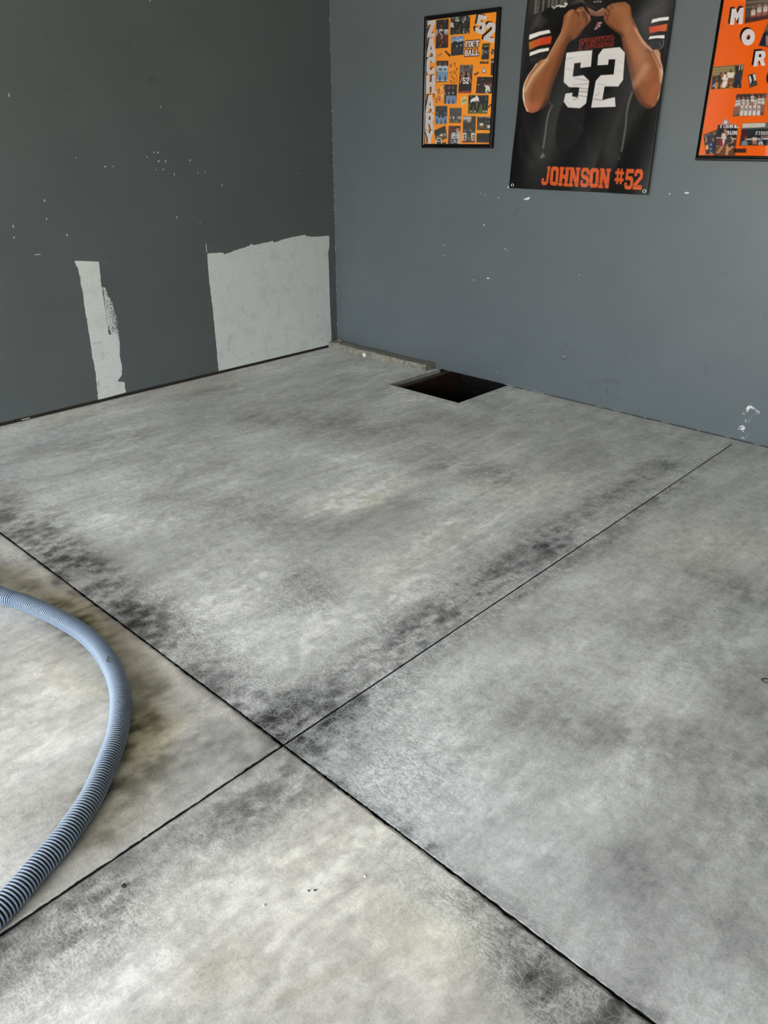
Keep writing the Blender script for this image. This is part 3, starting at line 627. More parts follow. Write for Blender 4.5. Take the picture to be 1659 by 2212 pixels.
# timber sill showing in the gap under the left board; dark space behind the right board
for y0, y1 in ((-7.6, at(34, 905, 0)[1]-.004), (at(34, 905, 0)[1]+.004, -1.75), (-1.744, -.0)):
    box('sill_plate', (-.10, -.006, y0, y1, -.01, .035), M_SILL, wl)
bm = bmesh.new(); p0 = at(48, 908, 0)[1]; p1 = at(65, 903, 0)[1]
box_bm(bm, -.007, -.001, p0, p1, .004, .009); bm_obj('plaster_sliver', bm, mat('plaster', (205, 202, 196), .8), wl)
bm = bmesh.new(); box_bm(bm, .0, HOLE[0]-.02, .006, .12, -.05, .05); box_bm(bm, HOLE[1]+.01, 7, .006, .12, -.05, .05)
bm_obj('sole_gap', bm, M_BACK, wr)
# tape ridge just above the floor on the right board
bm = bmesh.new()
for i in range(60):
    x0 = 1.75+i*.028; z = .030+.0015*math.sin(i*.7)
    box_bm(bm, x0, x0+.0285, -.0008, .001, z, z+.0022)
bm_obj('drywall_ridge', bm, M_PLAIN, wr)

tag(box('wall_rear', (-.15, DX0, DY-.15, DY, 0, 3.1), M_PLAIN), kind='structure')
bm = bmesh.new(); box_bm(bm, DX1, 7.15, DY-.15, DY, 0, 3.1); box_bm(bm, DX0, DX1, DY-.15, DY, DZ, 3.1)
tag(bm_obj('wall_front', bm, M_PLAIN), kind='structure')
tag(box('wall_side', (7.0, 7.15, DY, .15, 0, 3.1), M_PLAIN), kind='structure')
tag(box('ceiling', (-.3, 7.3, DY-.3, .4, 3.1, 3.3), M_CEIL), kind='structure')
bm = bmesh.new(); box_bm(bm, -.3, -.11, DY-.15, .4, -.5, 3.1); box_bm(bm, -.3, 7.3, .30, .4, -.9, 3.1)
tag(bm_obj('wall_outer', bm, M_PLAIN), kind='structure')
tag(box('driveway', (-12, 18, -30, DY-.02, -.1, -.02), M_DRIVE), kind='structure')

# ------------------------------------------------------------------ old concrete curb by the corner
xs = lines(.012, 1.045, .012); prof = []
bm = bmesh.new(); rows = []
def wob(a, b, s): return float(vnoise(np.array([a]), np.array([b]), s)[0]-.5)
for i, x in enumerate(xs):
    yb = -.004; yf = -.115+.006*wob(x*5, 1, 3); zt = .047+.006*wob(x*6, 2, 4)
    rnd = .006 if x < 1.03 else .012
    sec = [(yb, -.012), (yb, zt-.003), (yb-.03, zt+.003*wob(x*20, 3, 5)), (-.07, zt+.005*wob(x*22, 4, 5)), (yf+rnd, zt+.001*wob(x*25, 7, 5)), (yf+.001+.003*wob(x*30, 5, 6), zt-rnd), (yf+.005*wob(x*18, 6, 7), .022), (yf+.003*wob(x*26, 8, 9), -.012)]
    rows.append([bm.verts.new((x, a, b)) for a, b in sec])
for a, b in zip(rows[:-1], rows[1:]):
    for k in range(len(a)): bm.faces.new((a[k], a[(k+1) % len(a)], b[(k+1) % len(a)], b[k]))
bm.faces.new(rows[0]); bm.faces.new(rows[-1][::-1])
curb = bm_obj('concrete_curb', bm, M_CURB)
tag(curb, 'rough low concrete curb along the wall between corner and square hole', 'curb')
bm = bmesh.new(); rr = random.Random(3)
def chip(name, c, s, m, lab=None, cat=None, grp=None, parent=None, seed=1, flat=.5):
    r2 = random.Random(seed); b = bmesh.new(); bmesh.ops.create_icosphere(b, subdivisions=2, radius=1)
    for v in b.verts:
        k = 1+.35*(r2.random()-.5); v.co = Vector((v.co.x*k*s[0], v.co.y*k*s[1], v.co.z*k*s[2]))
    bmesh.ops.translate(b, verts=b.verts[:], vec=c)
    o = bm_obj(name, b, m, parent)
    if lab: tag(o, lab, cat, grp)
    return o
bm.free()
M_PLAST = mat('white_plaster_chip', (226, 222, 214), .8)
c = at(787, 762, 1, -.121)
chip('plaster_fragment', Vector((c[0], -.123, .016)), (.018, .006, .016), M_PLAST, 'white plaster fragment leaning on the front of the concrete curb', 'plaster fragment', None, None, 4)
c = at(727, 744, 2, .045); chip('plaster_spot', Vector((c[0], -.10, .047)), (.016, .007, .004), M_PLAST, parent=curb, seed=6)
c = at(733, 730, 2, .05); chip('mortar_lump', Vector((.045, -.02, .05)), (.03, .016, .012), M_CURB, parent=curb, seed=7)
c = at(268, 1916); chip('pebble', Vector((c[0], c[1], .004)), (.006, .005, .0045), mat('dark_stone', (50, 48, 44), .8), 'small dark pebble on the floor near the bottom left joint', 'pebble', None, None, 9)
for k, (u, v, nm) in enumerate(((570, 1957, 'white concrete crumb left of the middle of the bottom panel'), (789, 1894, 'white concrete crumb at the right of the bottom panel'))):
    c = at(u, v); chip('concrete_crumb', Vector((c[0], c[1], .002)), (.0032, .0028, .0024), M_PLAST, nm, 'crumb', None, None, 20+k)
for k, (u, v, nm) in enumerate(((667, 1925, 'left one of two tiny dark grit specks on the bottom panel'), (680, 1924, 'right one of two tiny dark grit specks on the bottom panel'))):
    c = at(u, v); chip('grit_speck', Vector((c[0], c[1], .0015)), (.0025, .0022, .002), mat('grit', (62, 56, 50), .8), nm, 'grit', None, None, 30+k)

# ------------------------------------------------------------------ HOSE
HR = .0300
hc = [(x/4.424, y/4.424+1200) for x, y in [(0,372),(190,430),(385,510),(580,605),(770,720),(915,845),(1025,990),(1105,1150),(1145,1310),(1152,1440),(1140,1590),(1108,1750),(1045,1925),(915,2212)]]
hc += [(x/3.936, y/3.936+1650) for x, y in [(795,250),(650,480),(485,700),(310,895),(130,1105),(0,1218)]]
hp = [at(u, v, 2, HR) for u, v in hc]; del hp[-7]; del hp[-1]
hp = [np.array([1.15, -3.75, HR]), np.array([1.35, -3.66, HR]), np.array([1.6, -3.60, HR])]+hp+[np.array([3.233, -4.115, HR]), np.array([3.246, -4.20, HR]), np.array([3.245, -4.32, HR]), np.array([3.20, -4.6, HR]), np.array([3.05, -5.1, HR]), np.array([2.8, -5.6, HR])]
hp = np.array(hp)
def catmull(P, n=40):
    out = []
    for i in range(len(P)-1):
        p0, p1, p2, p3 = P[max(i-1, 0)], P[i], P[i+1], P[min(i+2, len(P)-1)]
        for t in np.linspace(0, 1, n, endpoint=False):
            out.append(.5*((2*p1)+(p2-p0)*t+(2*p0-5*p1+4*p2-p3)*t*t+(3*p1-p0-3*p2+p3)*t**3))
    return np.array(out+[P[-1]])
c = catmull(hp)
for _ in range(60): c[1:-1] = .5*c[1:-1]+.25*(c[:-2]+c[2:])
d = np.r_[0, np.cumsum(np.linalg.norm(np.diff(c, axis=0), axis=1))]
PITCHM = .0086; STEP = PITCHM/6
n = int(d[-1]/STEP); sS = np.arange(n)*STEP
cc = np.stack([np.interp(sS, d, c[:, k]) for k in range(3)], 1); cc[:, 2] = HR-.001
T = np.gradient(cc, axis=0); T /= np.linalg.norm(T, axis=1)[:, None]
N = np.stack([-T[:, 1], T[:, 0], np.zeros(n)], 1)
NSEG = 28; ang = np.linspace(0, 2*math.pi, NSEG, endpoint=False)
ph = (sS/PITCHM) % 1.0
prof = np.interp(ph, [0, .17, .33, .5, .67, .83, 1], [0, .25, .92, 1, .92, .25, 0])
rad = HR-.0042*(1-prof)
V = cc[:, None, :]+rad[:, None, None]*(np.cos(ang)[None, :, None]*N[:, None, :]+np.sin(ang)[None, :, None]*np.array([0, 0, 1.0]))
i, j = np.meshgrid(np.arange(n-1), np.arange(NSEG), indexing='ij'); i = i.ravel(); j = j.ravel(); j2 = (j+1) % NSEG
F = np.stack([i*NSEG+j, (i+1)*NSEG+j, (i+1)*NSEG+j2, i*NSEG+j2], 1)
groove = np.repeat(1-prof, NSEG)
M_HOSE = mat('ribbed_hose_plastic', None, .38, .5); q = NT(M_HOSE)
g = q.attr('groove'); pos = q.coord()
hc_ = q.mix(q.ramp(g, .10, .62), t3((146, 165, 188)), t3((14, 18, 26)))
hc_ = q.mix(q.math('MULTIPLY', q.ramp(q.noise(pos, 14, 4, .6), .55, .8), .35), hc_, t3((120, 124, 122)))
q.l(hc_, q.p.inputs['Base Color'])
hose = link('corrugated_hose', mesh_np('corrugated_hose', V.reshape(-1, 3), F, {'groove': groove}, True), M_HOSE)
tag(hose, 'pale blue grey ribbed vacuum hose curving over the left floor panel', 'hose')
# grimy nick on the hose
c = at(222, 1426, 2, .055)
k = int(np.argmin(np.hypot(cc[:, 0]-c[0], cc[:, 1]-c[1])))
b = bmesh.new()
for i_, (s_, a_) in enumerate(((0, 95), (5, 104), (9, 98), (13, 108), (17, 100))):
    kk = min(k+s_, n-1); aa = math.radians(a_)
    p = cc[kk]+(HR-.0012)*(math.cos(aa)*N[kk]+math.sin(aa)*np.array([0, 0, 1.0]))
    bmesh.ops.create_icosphere(b, subdivisions=1, radius=.0030+.001*(i_ % 2), matrix=Matrix.Translation(Vector(p)))
bm_obj('grime_spot', b, mat('grime', (92, 82, 72), .9), hose)

# scrap of wire by the right edge
bm = bmesh.new()
c = at(1654, 1472); pts = [(c[0]+.012*math.cos(t), c[1]+.010*math.sin(t), .003) for t in np.linspace(.6, 5.6, 16)]
prev = None
for x, y, z in pts:
    ring = [bm.verts.new((x+.0016*math.cos(a)*math.cos(0), y+.0016*math.cos(a)*.4, z+.0016*math.sin(a))) for a in np.linspace(0, 2*math.pi, 7)[:-1]]
    if prev:
        for k in range(6): bm.faces.new((prev[k], prev[(k+1) % 6], ring[(k+1) % 6], ring[k]))
    else: bm.faces.new(ring)
    prev = ring
bm.faces.new(prev[::-1])
tag(bm_obj('wire_scrap', bm, mat('black_wire', (30, 30, 34), .4)), 'tiny curled black wire scrap at the right edge of the floor', 'wire')

# ------------------------------------------------------------------ LETTER SHAPES (10 wide, 14 high, y down)
def ell(cx, cy, rx, ry, n=20, a0=0): return [(cx+rx*math.cos(2*math.pi*i/n+a0), cy+ry*math.sin(2*math.pi*i/n+a0)) for i in range(n)]
VAR = {  # block varsity
 'O': [[(2,0),(8,0),(10,2),(10,12),(8,14),(2,14),(0,12),(0,2)], [(3.6,3),(6.4,3),(6.4,11),(3.6,11)]],
 'J': [[(4.5,0),(10,0),(10,2),(9.2,2),(9.2,12),(7.2,14),(2,14),(0,12),(0,9),(3,9),(3,10.8),(3.6,11.4),(5.2,11.4),(5.9,10.8),(5.9,2),(4.5,2)]],
 'H': [[(0,0),(4.5,0),(4.5,2),(3.9,2),(3.9,5.5),(6.1,5.5),(6.1,2),(5.5,2),(5.5,0),(10,0),(10,2),(9.3,2),(9.3,12),(10,12),(10,14),(5.5,14),(5.5,12),(6.1,12),(6.1,8.5),(3.9,8.5),(3.9,12),(4.5,12),(4.5,14),(0,14),(0,12),(.7,12),(.7,2),(0,2)]],
 'N': [[(0,0),(3.8,0),(6.6,7),(6.6,2),(5.6,2),(5.6,0),(10,0),(10,2),(9.2,2),(9.2,14),(6.4,14),(3.5,7),(3.5,12),(4.4,12),(4.4,14),(0,14),(0,12),(.8,12),(.8,2),(0,2)]],
 'S': [[(2,0),(8,0),(10,2),(10,5),(7,5),(7,3.2),(6.4,2.7),(3.7,2.7),(3.1,3.2),(3.1,4.8),(8,5.8),(10,7.6),(10,12),(8,14),(2,14),(0,12),(0,9),(3,9),(3,10.8),(3.6,11.3),(6.3,11.3),(6.9,10.8),(6.9,9),(2,7.8),(0,6),(0,2)]],
 '#': [[(2,0),(4.3,0),(4.3,2.5),(5.9,2.5),(5.9,0),(8.2,0),(8.2,2.5),(10,2.5),(10,5.3),(8.2,5.3),(8.2,8.7),(10,8.7),(10,11.5),(8.2,11.5),(8.2,14),(5.9,14),(5.9,11.5),(4.3,11.5),(4.3,14),(2,14),(2,11.5),(0,11.5),(0,8.7),(2,8.7),(2,5.3),(0,5.3),(0,2.5),(2,2.5)], [(4.3,5.3),(5.9,5.3),(5.9,8.7),(4.3,8.7)]],
 '5': [[(.4,0),(9.6,0),(9.6,3),(3.4,3),(3.4,5),(8,5),(10,7),(10,12),(8,14),(2,14),(0,12),(0,9.4),(3,9.4),(3,10.6),(3.7,11.2),(6.2,11.2),(6.8,10.6),(6.8,8.4),(6.2,7.8),(.4,7.8)]],
 '2': [[(2,0),(8,0),(10,2),(10,6),(4.4,10.8),(10,10.8),(10,14),(0,14),(0,10.2),(6.7,5),(6.7,3.4),(6.2,2.9),(3.8,2.9),(3.3,3.4),(3.3,5),(0,5),(0,2)]],
 'F': [[(0,0),(10,0),(10,4.2),(7.4,4.2),(7.4,2.8),(4.6,2.8),(4.6,5.6),(7.6,5.6),(7.6,8.2),(4.6,8.2),(4.6,12),(6,12),(6,14),(0,14),(0,12),(1,12),(1,2),(0,2)]],
 'I': [[(1,0),(9,0),(9,2.2),(6.8,2.2),(6.8,11.8),(9,11.8),(9,14),(1,14),(1,11.8),(3.2,11.8),(3.2,2.2),(1,2.2)]],
 'E': [[(0,0),(10,0),(10,4.2),(7.4,4.2),(7.4,2.8),(4.6,2.8),(4.6,5.6),(7.4,5.6),(7.4,8.4),(4.6,8.4),(4.6,11.2),(7.4,11.2),(7.4,9.8),(10,9.8),(10,14),(0,14),(0,12),(1,12),(1,2),(0,2)]],
 'R': [[(0,0),(8,0),(10,2),(10,6.4),(8.6,7.8),(10,9.5),(10,14),(6.6,14),(6.6,9.6),(4.4,9.6),(4.4,12),(5.4,12),(5.4,14),(0,14),(0,12),(1,12),(1,2),(0,2)], [(4.4,2.8),(6.6,2.8),(6.6,6.4),(4.4,6.4)]],
 'B': [[(0,0),(8,0),(10,2),(10,5.8),(9,7),(10,8.2),(10,12),(8,14),(0,14),(0,12),(1,12),(1,2),(0,2)], [(4.4,2.8),(6.6,2.8),(6.6,5.6),(4.4,5.6)], [(4.4,8.2),(6.6,8.2),(6.6,11.2),(4.4,11.2)]],
 'A': [[(3.2,0),(6.8,0),(9.2,12),(10,12),(10,14),(5.8,14),(5.8,12),(6.4,12),(6.1,10.4),(3.9,10.4),(3.6,12),(4.2,12),(4.2,14),(0,14),(0,12),(.8,12)], [(5,4.2),(5.7,8),(4.3,8)]],
 'L': [[(0,0),(5.6,0),(5.6,2),(4.6,2),(4.6,11),(7.2,11),(7.2,8.6),(10,8.6),(10,14),(0,14),(0,12),(1,12),(1,2),(0,2)]],
 'T': [[(0,0),(10,0),(10,4.4),(7.6,4.4),(7.6,2.8),(6.7,2.8),(6.7,12),(8,12),(8,14),(2,14),(2,12),(3.3,12),(3.3,2.8),(2.4,2.8),(2.4,4.4),(0,4.4)]],
 'U': [[(0,0),(4,0),(4,11),(6,11),(6,0),(10,0),(10,12),(8,14),(2,14),(0,12)]],
}
SANS = {
 'Z': [[(0,0),(10,0),(10,2.6),(5.6,10.6),(10,10.6),(10,14),(0,14),(0,11.4),(4.4,3.4),(0,3.4)]],
 'A': [[(3.2,0),(6.8,0),(10,14),(7,14),(6.5,11.2),(3.5,11.2),(3,14),(0,14)], [(5,5),(5.8,8.6),(4.2,8.6)]],
 'C': [[(3,0),(8,0),(10,1.5),(10,5),(6.8,5),(6.3,3.6),(4.8,3.4),(3.8,5),(3.8,9),(4.8,10.6),(6.3,10.4),(6.8,9),(10,9),(10,12.5),(8,14),(3,14),(.8,12.4),(0,9.5),(0,4.5),(.8,1.6)]],
 'H': [[(0,0),(3.6,0),(3.6,5.2),(6.4,5.2),(6.4,0),(10,0),(10,14),(6.4,14),(6.4,8.8),(3.6,8.8),(3.6,14),(0,14)]],
 'R': [[(0,0),(7,0),(9.5,2),(9.5,6),(8,8),(10,14),(6.6,14),(4.8,9),(3.4,9),(3.4,14),(0,14)], [(3.6,3),(5.8,3),(6,5.8),(3.6,5.8)]],
 'Y': [[(0,0),(3.4,0),(5,4.2),(6.6,0),(10,0),(6.7,8),(6.7,14),(3.3,14),(3.3,8)]],
 'M': [[(0,0),(3.2,0),(5,4.6),(6.8,0),(10,0),(10,14),(6.8,14),(6.6,7.2),(5,11),(3.4,7.2),(3.2,14),(0,14)]],
 'O': [ell(5, 7, 5, 7, 24), ell(5, 7, 1.5, 2.2, 14)],
 '2': [[(0,4.5),(.4,2),(2.5,0),(7.5,0),(9.7,2),(10,5.0),(9,7),(5.2,10.8),(10,10.8),(10,14),(0,14),(0,11.2),(6.3,5),(6.3,3.8),(5.8,3.2),(4.2,3.2),(3.6,4.5)]],
 '5': [[(1,0),(9.5,0),(9.5,3.2),(4,3.2),(3.8,5),(7.5,5),(9.4,6),(10,7.6),(10,11),(9.2,13),(7.5,14),(2.5,14),(.6,13),(0,11.5),(0,9.8),(3.5,9.8),(4.2,10.8),(5.8,10.8),(6.4,10),(6.4,8.8),(5.8,8),(0.6,8)]],
 'T': [[(0,0),(10,0),(10,3),(6.5,3),(6.5,14),(3.5,14),(3.5,3),(0,3)]], 'W': [[(0,0),(2.5,0),(3.3,8),(5,3),(6.7,8),(7.5,0),(10,0),(8,14),(6,14),(5,9),(4,14),(2,14)]],
 'D': [[(0,0),(6,0),(10,4),(10,10),(6,14),(0,14)], [(3,3),(5.5,3),(7,5),(7,9),(5.5,11),(3,11)]], 'N': [[(0,0),(3,0),(7,8),(7,0),(10,0),(10,14),(7,14),(3,6),(3,14),(0,14)]],
 'U': [[(0,0),(3,0),(3,11),(7,11),(7,0),(10,0),(10,12),(8,14),(2,14),(0,12)]],
 'B': [[(0,0),(7,0),(9.5,2),(9.5,5.5),(8,7),(10,8.5),(10,12),(7.5,14),(0,14)], [(3,2.8),(6,2.8),(6,5.4),(3,5.4)], [(3,8.4),(6.4,8.4),(6.4,11.2),(3,11.2)]],
 'I': [[(3,0),(7,0),(7,14),(3,14)]], 'G': [[(3,0),(10,0),(10,3.4),(4.5,3.4),(3.5,5),(3.5,10.6),(6.6,10.6),(6.6,9),(5,9),(5,6.4),(10,6.4),(10,14),(3,14),(0,11),(0,3)]],
}
def quadmap(q, u, v):
    (a, b), (c, d), (e, f), (g, h) = q           # TL TR BR BL
    x = a*(1-u)*(1-v)+c*u*(1-v)+e*u*v+g*(1-u)*v; y = b*(1-u)*(1-v)+d*u*(1-v)+f*u*v+h*(1-u)*v
    return (x, y)
def glyph(font, ch, q, fn, off=(0, 0)):
    return [[fn(quadmap(q, x/10, y/14)[0]+off[0], quadmap(q, x/10, y/14)[1]+off[1]) for x, y in L] for L in font[ch]]
def bx(x0, y0, x1, y1): return [(x0, y0), (x1, y0), (x1, y1), (x0, y1)]

# ------------------------------------------------------------------ BANNER
BD = .016
C2 = lambda x, y: rw(1090+x/4.366, y/4.366, BD)
bn = Canvas(1.45, 2.62, 1.22, 2.42, .0021, (16, 15, 16))
def P2(*p): return [C2(*q) for q in p]
def S2(pts, w, col, a=1, soft=None, clip=None): bn.stroke(P2(*pts), w*.00063, col, a, None if soft is None else soft*.00063, clip)
def F2(pts, col, soft=0, a=1, clip=None): bn.poly(P2(*pts), col, soft*.00063, a, None, clip)
X, Z = np.meshgrid(bn.x0+np.arange(bn.nx)*bn.px, bn.z0+np.arange(bn.nz)*bn.px)
bn.a *= .55; bn.a += (.010*fbm(X*9, Z*9, 12, 3))[..., None]
# smoky backdrop at the top and dim stadium streaks
F2([(200,-300),(760,-300),(700,20),(300,150),(205,190)], (52, 50, 48), 40, .8)
F2([(1210,-300),(1640,-300),(1600,60),(1550,140),(1400,20),(1210,-60)], (44, 43, 42), 30, .9)
F2([(1500,150),(1600,100),(1500,760),(1490,640)], (36, 36, 37), 20, .8)
F2([(190,200),(300,150),(230,330),(160,700),(130,760)], (30, 30, 31), 16, .7)
bnl = [(282,40,340,120),(350,25,392,108),(402,18,428,100),(436,10,470,92),(478,4,512,82),(522,-6,556,66),(566,-16,600,50)]
F2([(280,55),(640,-20),(560,45),(280,135)], (38, 37, 36), 4, .7)
for k, (x0, y0, x1, y1) in enumerate(bnl):
    S2([(x0+10,y0-40),(x0,y1)], 20, (108,105,101), .85)
    if k in (0, 3, 5): S2([(x0+32,y0-30),(x0+22,y1-6)], 14, (96,94,90), .8); S2([(x0,y1-6),(x0+26,y1-12)], 12, (96,94,90), .8)
    if k == 0: S2([(x0+4,y0+36),(x0+30,y0+30)], 12, (104,101,97), .8)
F2([(690,-10),(740,-60),(730,0),(700,30),(600,45)], (96, 93, 90), 10, .6)
# torso, jersey folds; grey fold strokes also paint the vinyl's sheen
body = [(300,140),(400,70),(600,60),(760,120),(820,150),(930,148),(1000,90),(1200,-20),(1420,10),(1520,60),(1550,150),(1540,280),(1500,420),(1460,470),(1380,500),(1215,860),(1180,1040),(1110,1500),(330,1500),(400,1080),(440,960),(430,800),(400,560),(280,600),(232,560),(225,380),(270,220)]
F2(body, (14, 13, 14), 3)
F2([(1330,60),(1500,60),(1545,150),(1500,140),(1390,170),(1350,330),(1200,200)], (58, 58, 60), 40, .8)
F2([(300,150),(340,120),(400,200),(330,260),(260,260)], (66, 62, 60), 22, .7); S2([(340,125),(395,185)], 10, (8,8,8), .8, 8)
F2([(300,140),(345,110),(300,230),(235,330),(245,250)], (70, 66, 62), 16, .6)
F2([(1420,40),(1500,20),(1540,110),(1530,150),(1440,160)], (50, 49, 48), 14, .7)
for pts, w, g, al in (([(1330,930),(1150,1200),(1000,1500)], 120, 62, .75), ([(1260,700),(1160,930),(1050,1180),(960,1420)], 70, 74, .6), ([(1180,880),(1120,1150),(1070,1400)], 60, 40, .7),
                      ([(180,1100),(240,1300),(340,1480)], 90, 50, .8), ([(150,1250),(170,1450),(260,1560)], 60, 56, .6), ([(230,1080),(300,1250)], 40, 44, .6), ([(480,1180),(420,1350),(500,1480)], 50, 34, .7), ([(600,1100),(760,1250),(800,1420),(830,1540)], 30, 44, .6),
                      ([(900,1300),(860,1500)], 60, 34, .6), ([(440,1230),(620,1190)], 20, 34, .7), ([(1290,1060),(1220,1300)], 40, 34, .6), ([(860,580),(960,560)], 30, 46, .6), ([(820,690),(960,640)], 40, 36, .6), ([(720,1560),(560,1570)], 40, 30, .5)):
    S2(pts, w, (g*.72, g*.72, g*.74), al, w*.5)
# side piping
for pts in ([(445,1000),(415,1060),(395,1150),(380,1290),(365,1390)], [(1210,875),(1180,960),(1155,1060),(1145,1180),(1125,1300),(1102,1420)]):
    S2(pts, 18, (128,120,108), .8, 5); S2([(x-2, y) for x, y in pts], 6, (62,56,50), .8, 3)
F2([(335,1490),(360,1440),(385,1470),(350,1495)], (120,114,106), 5, .8); F2([(1065,1500),(1080,1475),(1088,1508)], (120,114,106), 4, .7)
S2([(420,960),(455,1000),(440,1020)], 16, (66,62,60), .8, 5)
# sleeve cuffs
F2([(232,540),(390,480),(400,540),(330,580),(265,608),(240,590)], (34,33,34), 4); S2([(240,560),(300,560),(370,520)], 12, (64,62,62), .6, 7)
F2([(1390,380),(1510,365),(1500,440),(1460,475),(1400,460),(1340,470)], (50,50,54), 8, .8); S2([(1500,380),(1500,430),(1462,470)], 8, (140,138,136), .7, 4); S2([(1460,410),(1480,440)], 8, (120,118,116), .6, 4)
# stripes
for pts, col in (([(232,328),(320,296),(412,278),(428,308),(330,332),(229,376)], (232,228,226)), ([(228,398),(330,358),(437,340),(432,410),(330,426),(231,470)], (196,84,36)), ([(235,494),(320,462),(415,448),(416,478),(330,494),(232,530)], (232,228,226)),
                 ([(1398,184),(1470,166),(1550,157),(1546,190),(1470,198),(1386,220)], (234,230,226)), ([(1372,258),(1450,240),(1536,224),(1528,292),(1450,296),(1374,314)], (200,84,42)), ([(1376,342),(1450,334),(1510,330),(1508,364),(1440,360),(1360,372)], (232,228,224))):
    F2(pts, col, 3)
F2([(330,358),(437,340),(432,410),(340,425)], (192,52,36), 20, .7); F2([(228,400),(275,382),(270,450),(231,470)], (170,120,40), 16, .6); F2([(1372,258),(1440,242),(1430,300),(1374,314)], (196,58,44), 16, .7); F2([(1490,232),(1536,224),(1528,292),(1490,294)], (192,112,52), 12, .6)
# neck and collar
F2([(770,60),(810,140),(870,158),(930,146),(960,90),(920,70),(860,110)], (150,104,84), 5); S2([(800,120),(870,140),(940,110)], 16, (90,62,50), .6, 10)
S2([(805,150),(870,160),(930,152)], 7, (14,13,14), .9)
# helmet above
F2([(735,-60),(975,-60),(965,0),(940,45),(900,85),(860,88),(800,60),(740,15)], (15,15,16), 4); F2([(690,-40),(735,-30),(745,15),(780,50),(720,20)], (120,104,76), 5, .7)
for x, y in ((850,18),(880,14),(905,16)): F2([(x-9,y-5),(x+9,y-7),(x+8,y+5),(x-8,y+6)], (205,200,196), 2, .9)
S2([(740,0),(790,45),(860,80)], 6, (70,66,60), .7, 3); S2([(960,-20),(1000,10),(1010,25)], 22, (26,22,20), .9, 6)
# arms
SK = (138, 84, 52)
lf = [(552,150),(562,135),(600,98),(632,84),(668,92),(700,68),(742,62),(765,105),(802,140),(812,190),(790,225),(752,262),(705,330),(655,372),(612,392),(590,430),(560,520),(520,640),(470,760),(430,880),(420,940),(398,985),(350,1030),(300,1055),(258,1068),(205,1050),(180,990),(165,930),(164,850),(180,780),(212,715),(260,650),(290,604),(340,565),(390,552),(430,480),(480,390),(525,310),(540,240)]
rf = [(932,150),(940,110),(965,62),(1000,38),(1045,28),(1100,22),(1150,20),(1175,40),(1198,62),(1204,110),(1216,168),(1248,235),(1275,310),(1310,370),(1350,420),(1400,470),(1448,466),(1472,500),(1476,560),(1492,620),(1504,680),(1506,740),(1495,810),(1480,890),(1462,950),(1430,1000),(1390,1024),(1340,1018),(1290,980),(1250,920),(1222,840),(1200,740),(1180,640),(1160,540),(1128,440),(1112,350),(1085,318),(1040,290),(1000,262),(960,225),(935,190)]
LC = P2(*lf); RC = P2(*rf)
F2(lf, SK, 2); F2(rf, SK, 2)
def shade(clip, items):
    for pts, w, col, al in items: S2(pts, w*1.35, col, min(1, al*1.1), w*.6, clip)
shade(LC, (([(612,392),(560,520),(500,690),(440,860),(400,985)], 60, (84,48,30), .8), ([(520,330),(450,470),(330,640),(230,780),(190,900),(190,1000)], 60, (184,132,98), .6), ([(400,560),(260,720),(190,850)], 22, (214,172,140), .75), ([(175,800),(168,900),(182,990),(215,1050)], 16, (240,224,206), .8),
           ([(300,600),(230,690),(185,790)], 12, (228,200,176), .7), ([(420,480),(470,400),(520,310)], 16, (206,158,120), .6), ([(215,1000),(260,1020),(300,1000)], 60, (196,112,82), .5), ([(330,760),(330,950)], 50, (150,90,58), .5), ([(340,1040),(400,960)], 30, (70,36,24), .7),
           ([(600,120),(590,200),(560,280)], 40, (178,122,80), .5), ([(700,240),(640,330)], 50, (120,74,46), .5), ([(690,330),(760,255),(805,195)], 16, (70,40,26), .7),
           ([(655,95),(690,130),(700,150)], 10, (84,50,34), .8), ([(712,80),(742,125),(748,165)], 10, (84,50,34), .8), ([(752,120),(772,165),(765,205)], 10, (80,46,32), .8), ([(768,170),(788,190)], 6, (80,46,32), .7), ([(640,100),(600,140)], 12, (190,138,98), .5), ([(690,100),(730,95)], 10, (192,142,104), .5), ([(790,150),(800,190)], 8, (196,146,110), .6)))
shade(RC, (([(1110,330),(1130,430),(1170,560),(1195,700),(1225,840),(1290,975)], 46, (92,52,34), .8), ([(1160,300),(1230,420),(1300,560),(1350,700)], 70, (176,118,82), .5), ([(1250,260),(1320,390),(1420,500),(1480,640),(1490,760)], 26, (214,168,136), .7), ([(1490,620),(1505,720),(1492,830),(1465,930)], 12, (238,220,204), .75),
           ([(1340,640),(1260,760),(1210,820)], 44, (196,150,122), .45), ([(1400,700),(1420,830),(1400,960)], 60, (150,86,56), .55), ([(1400,880),(1440,820)], 40, (178,98,66), .5), ([(1450,470),(1470,560),(1495,650)], 26, (206,160,134), .6), ([(1400,480),(1440,560),(1480,640)], 8, (104,62,44), .6),
           ([(1060,60),(1130,120),(1170,220)], 80, (172,118,80), .5), ([(1000,255),(1080,315),(1120,340)], 18, (70,40,26), .7), ([(935,170),(1000,250)], 16, (100,62,42), .6), ([(960,80),(990,110),(985,140)], 10, (84,50,34), .8), ([(945,125),(970,150),(968,180)], 10, (84,50,34), .8), ([(1000,50),(1020,80)], 10, (96,60,42), .7), ([(1010,36),(1080,44),(1130,40)], 12, (120,80,58), .6),
           ([(1200,120),(1215,180),(1250,260)], 14, (110,68,46), .6), ([(1385,500),(1350,470)], 14, (90,54,38), .5), ([(1300,980),(1390,1015)], 20, (84,44,28), .7)))
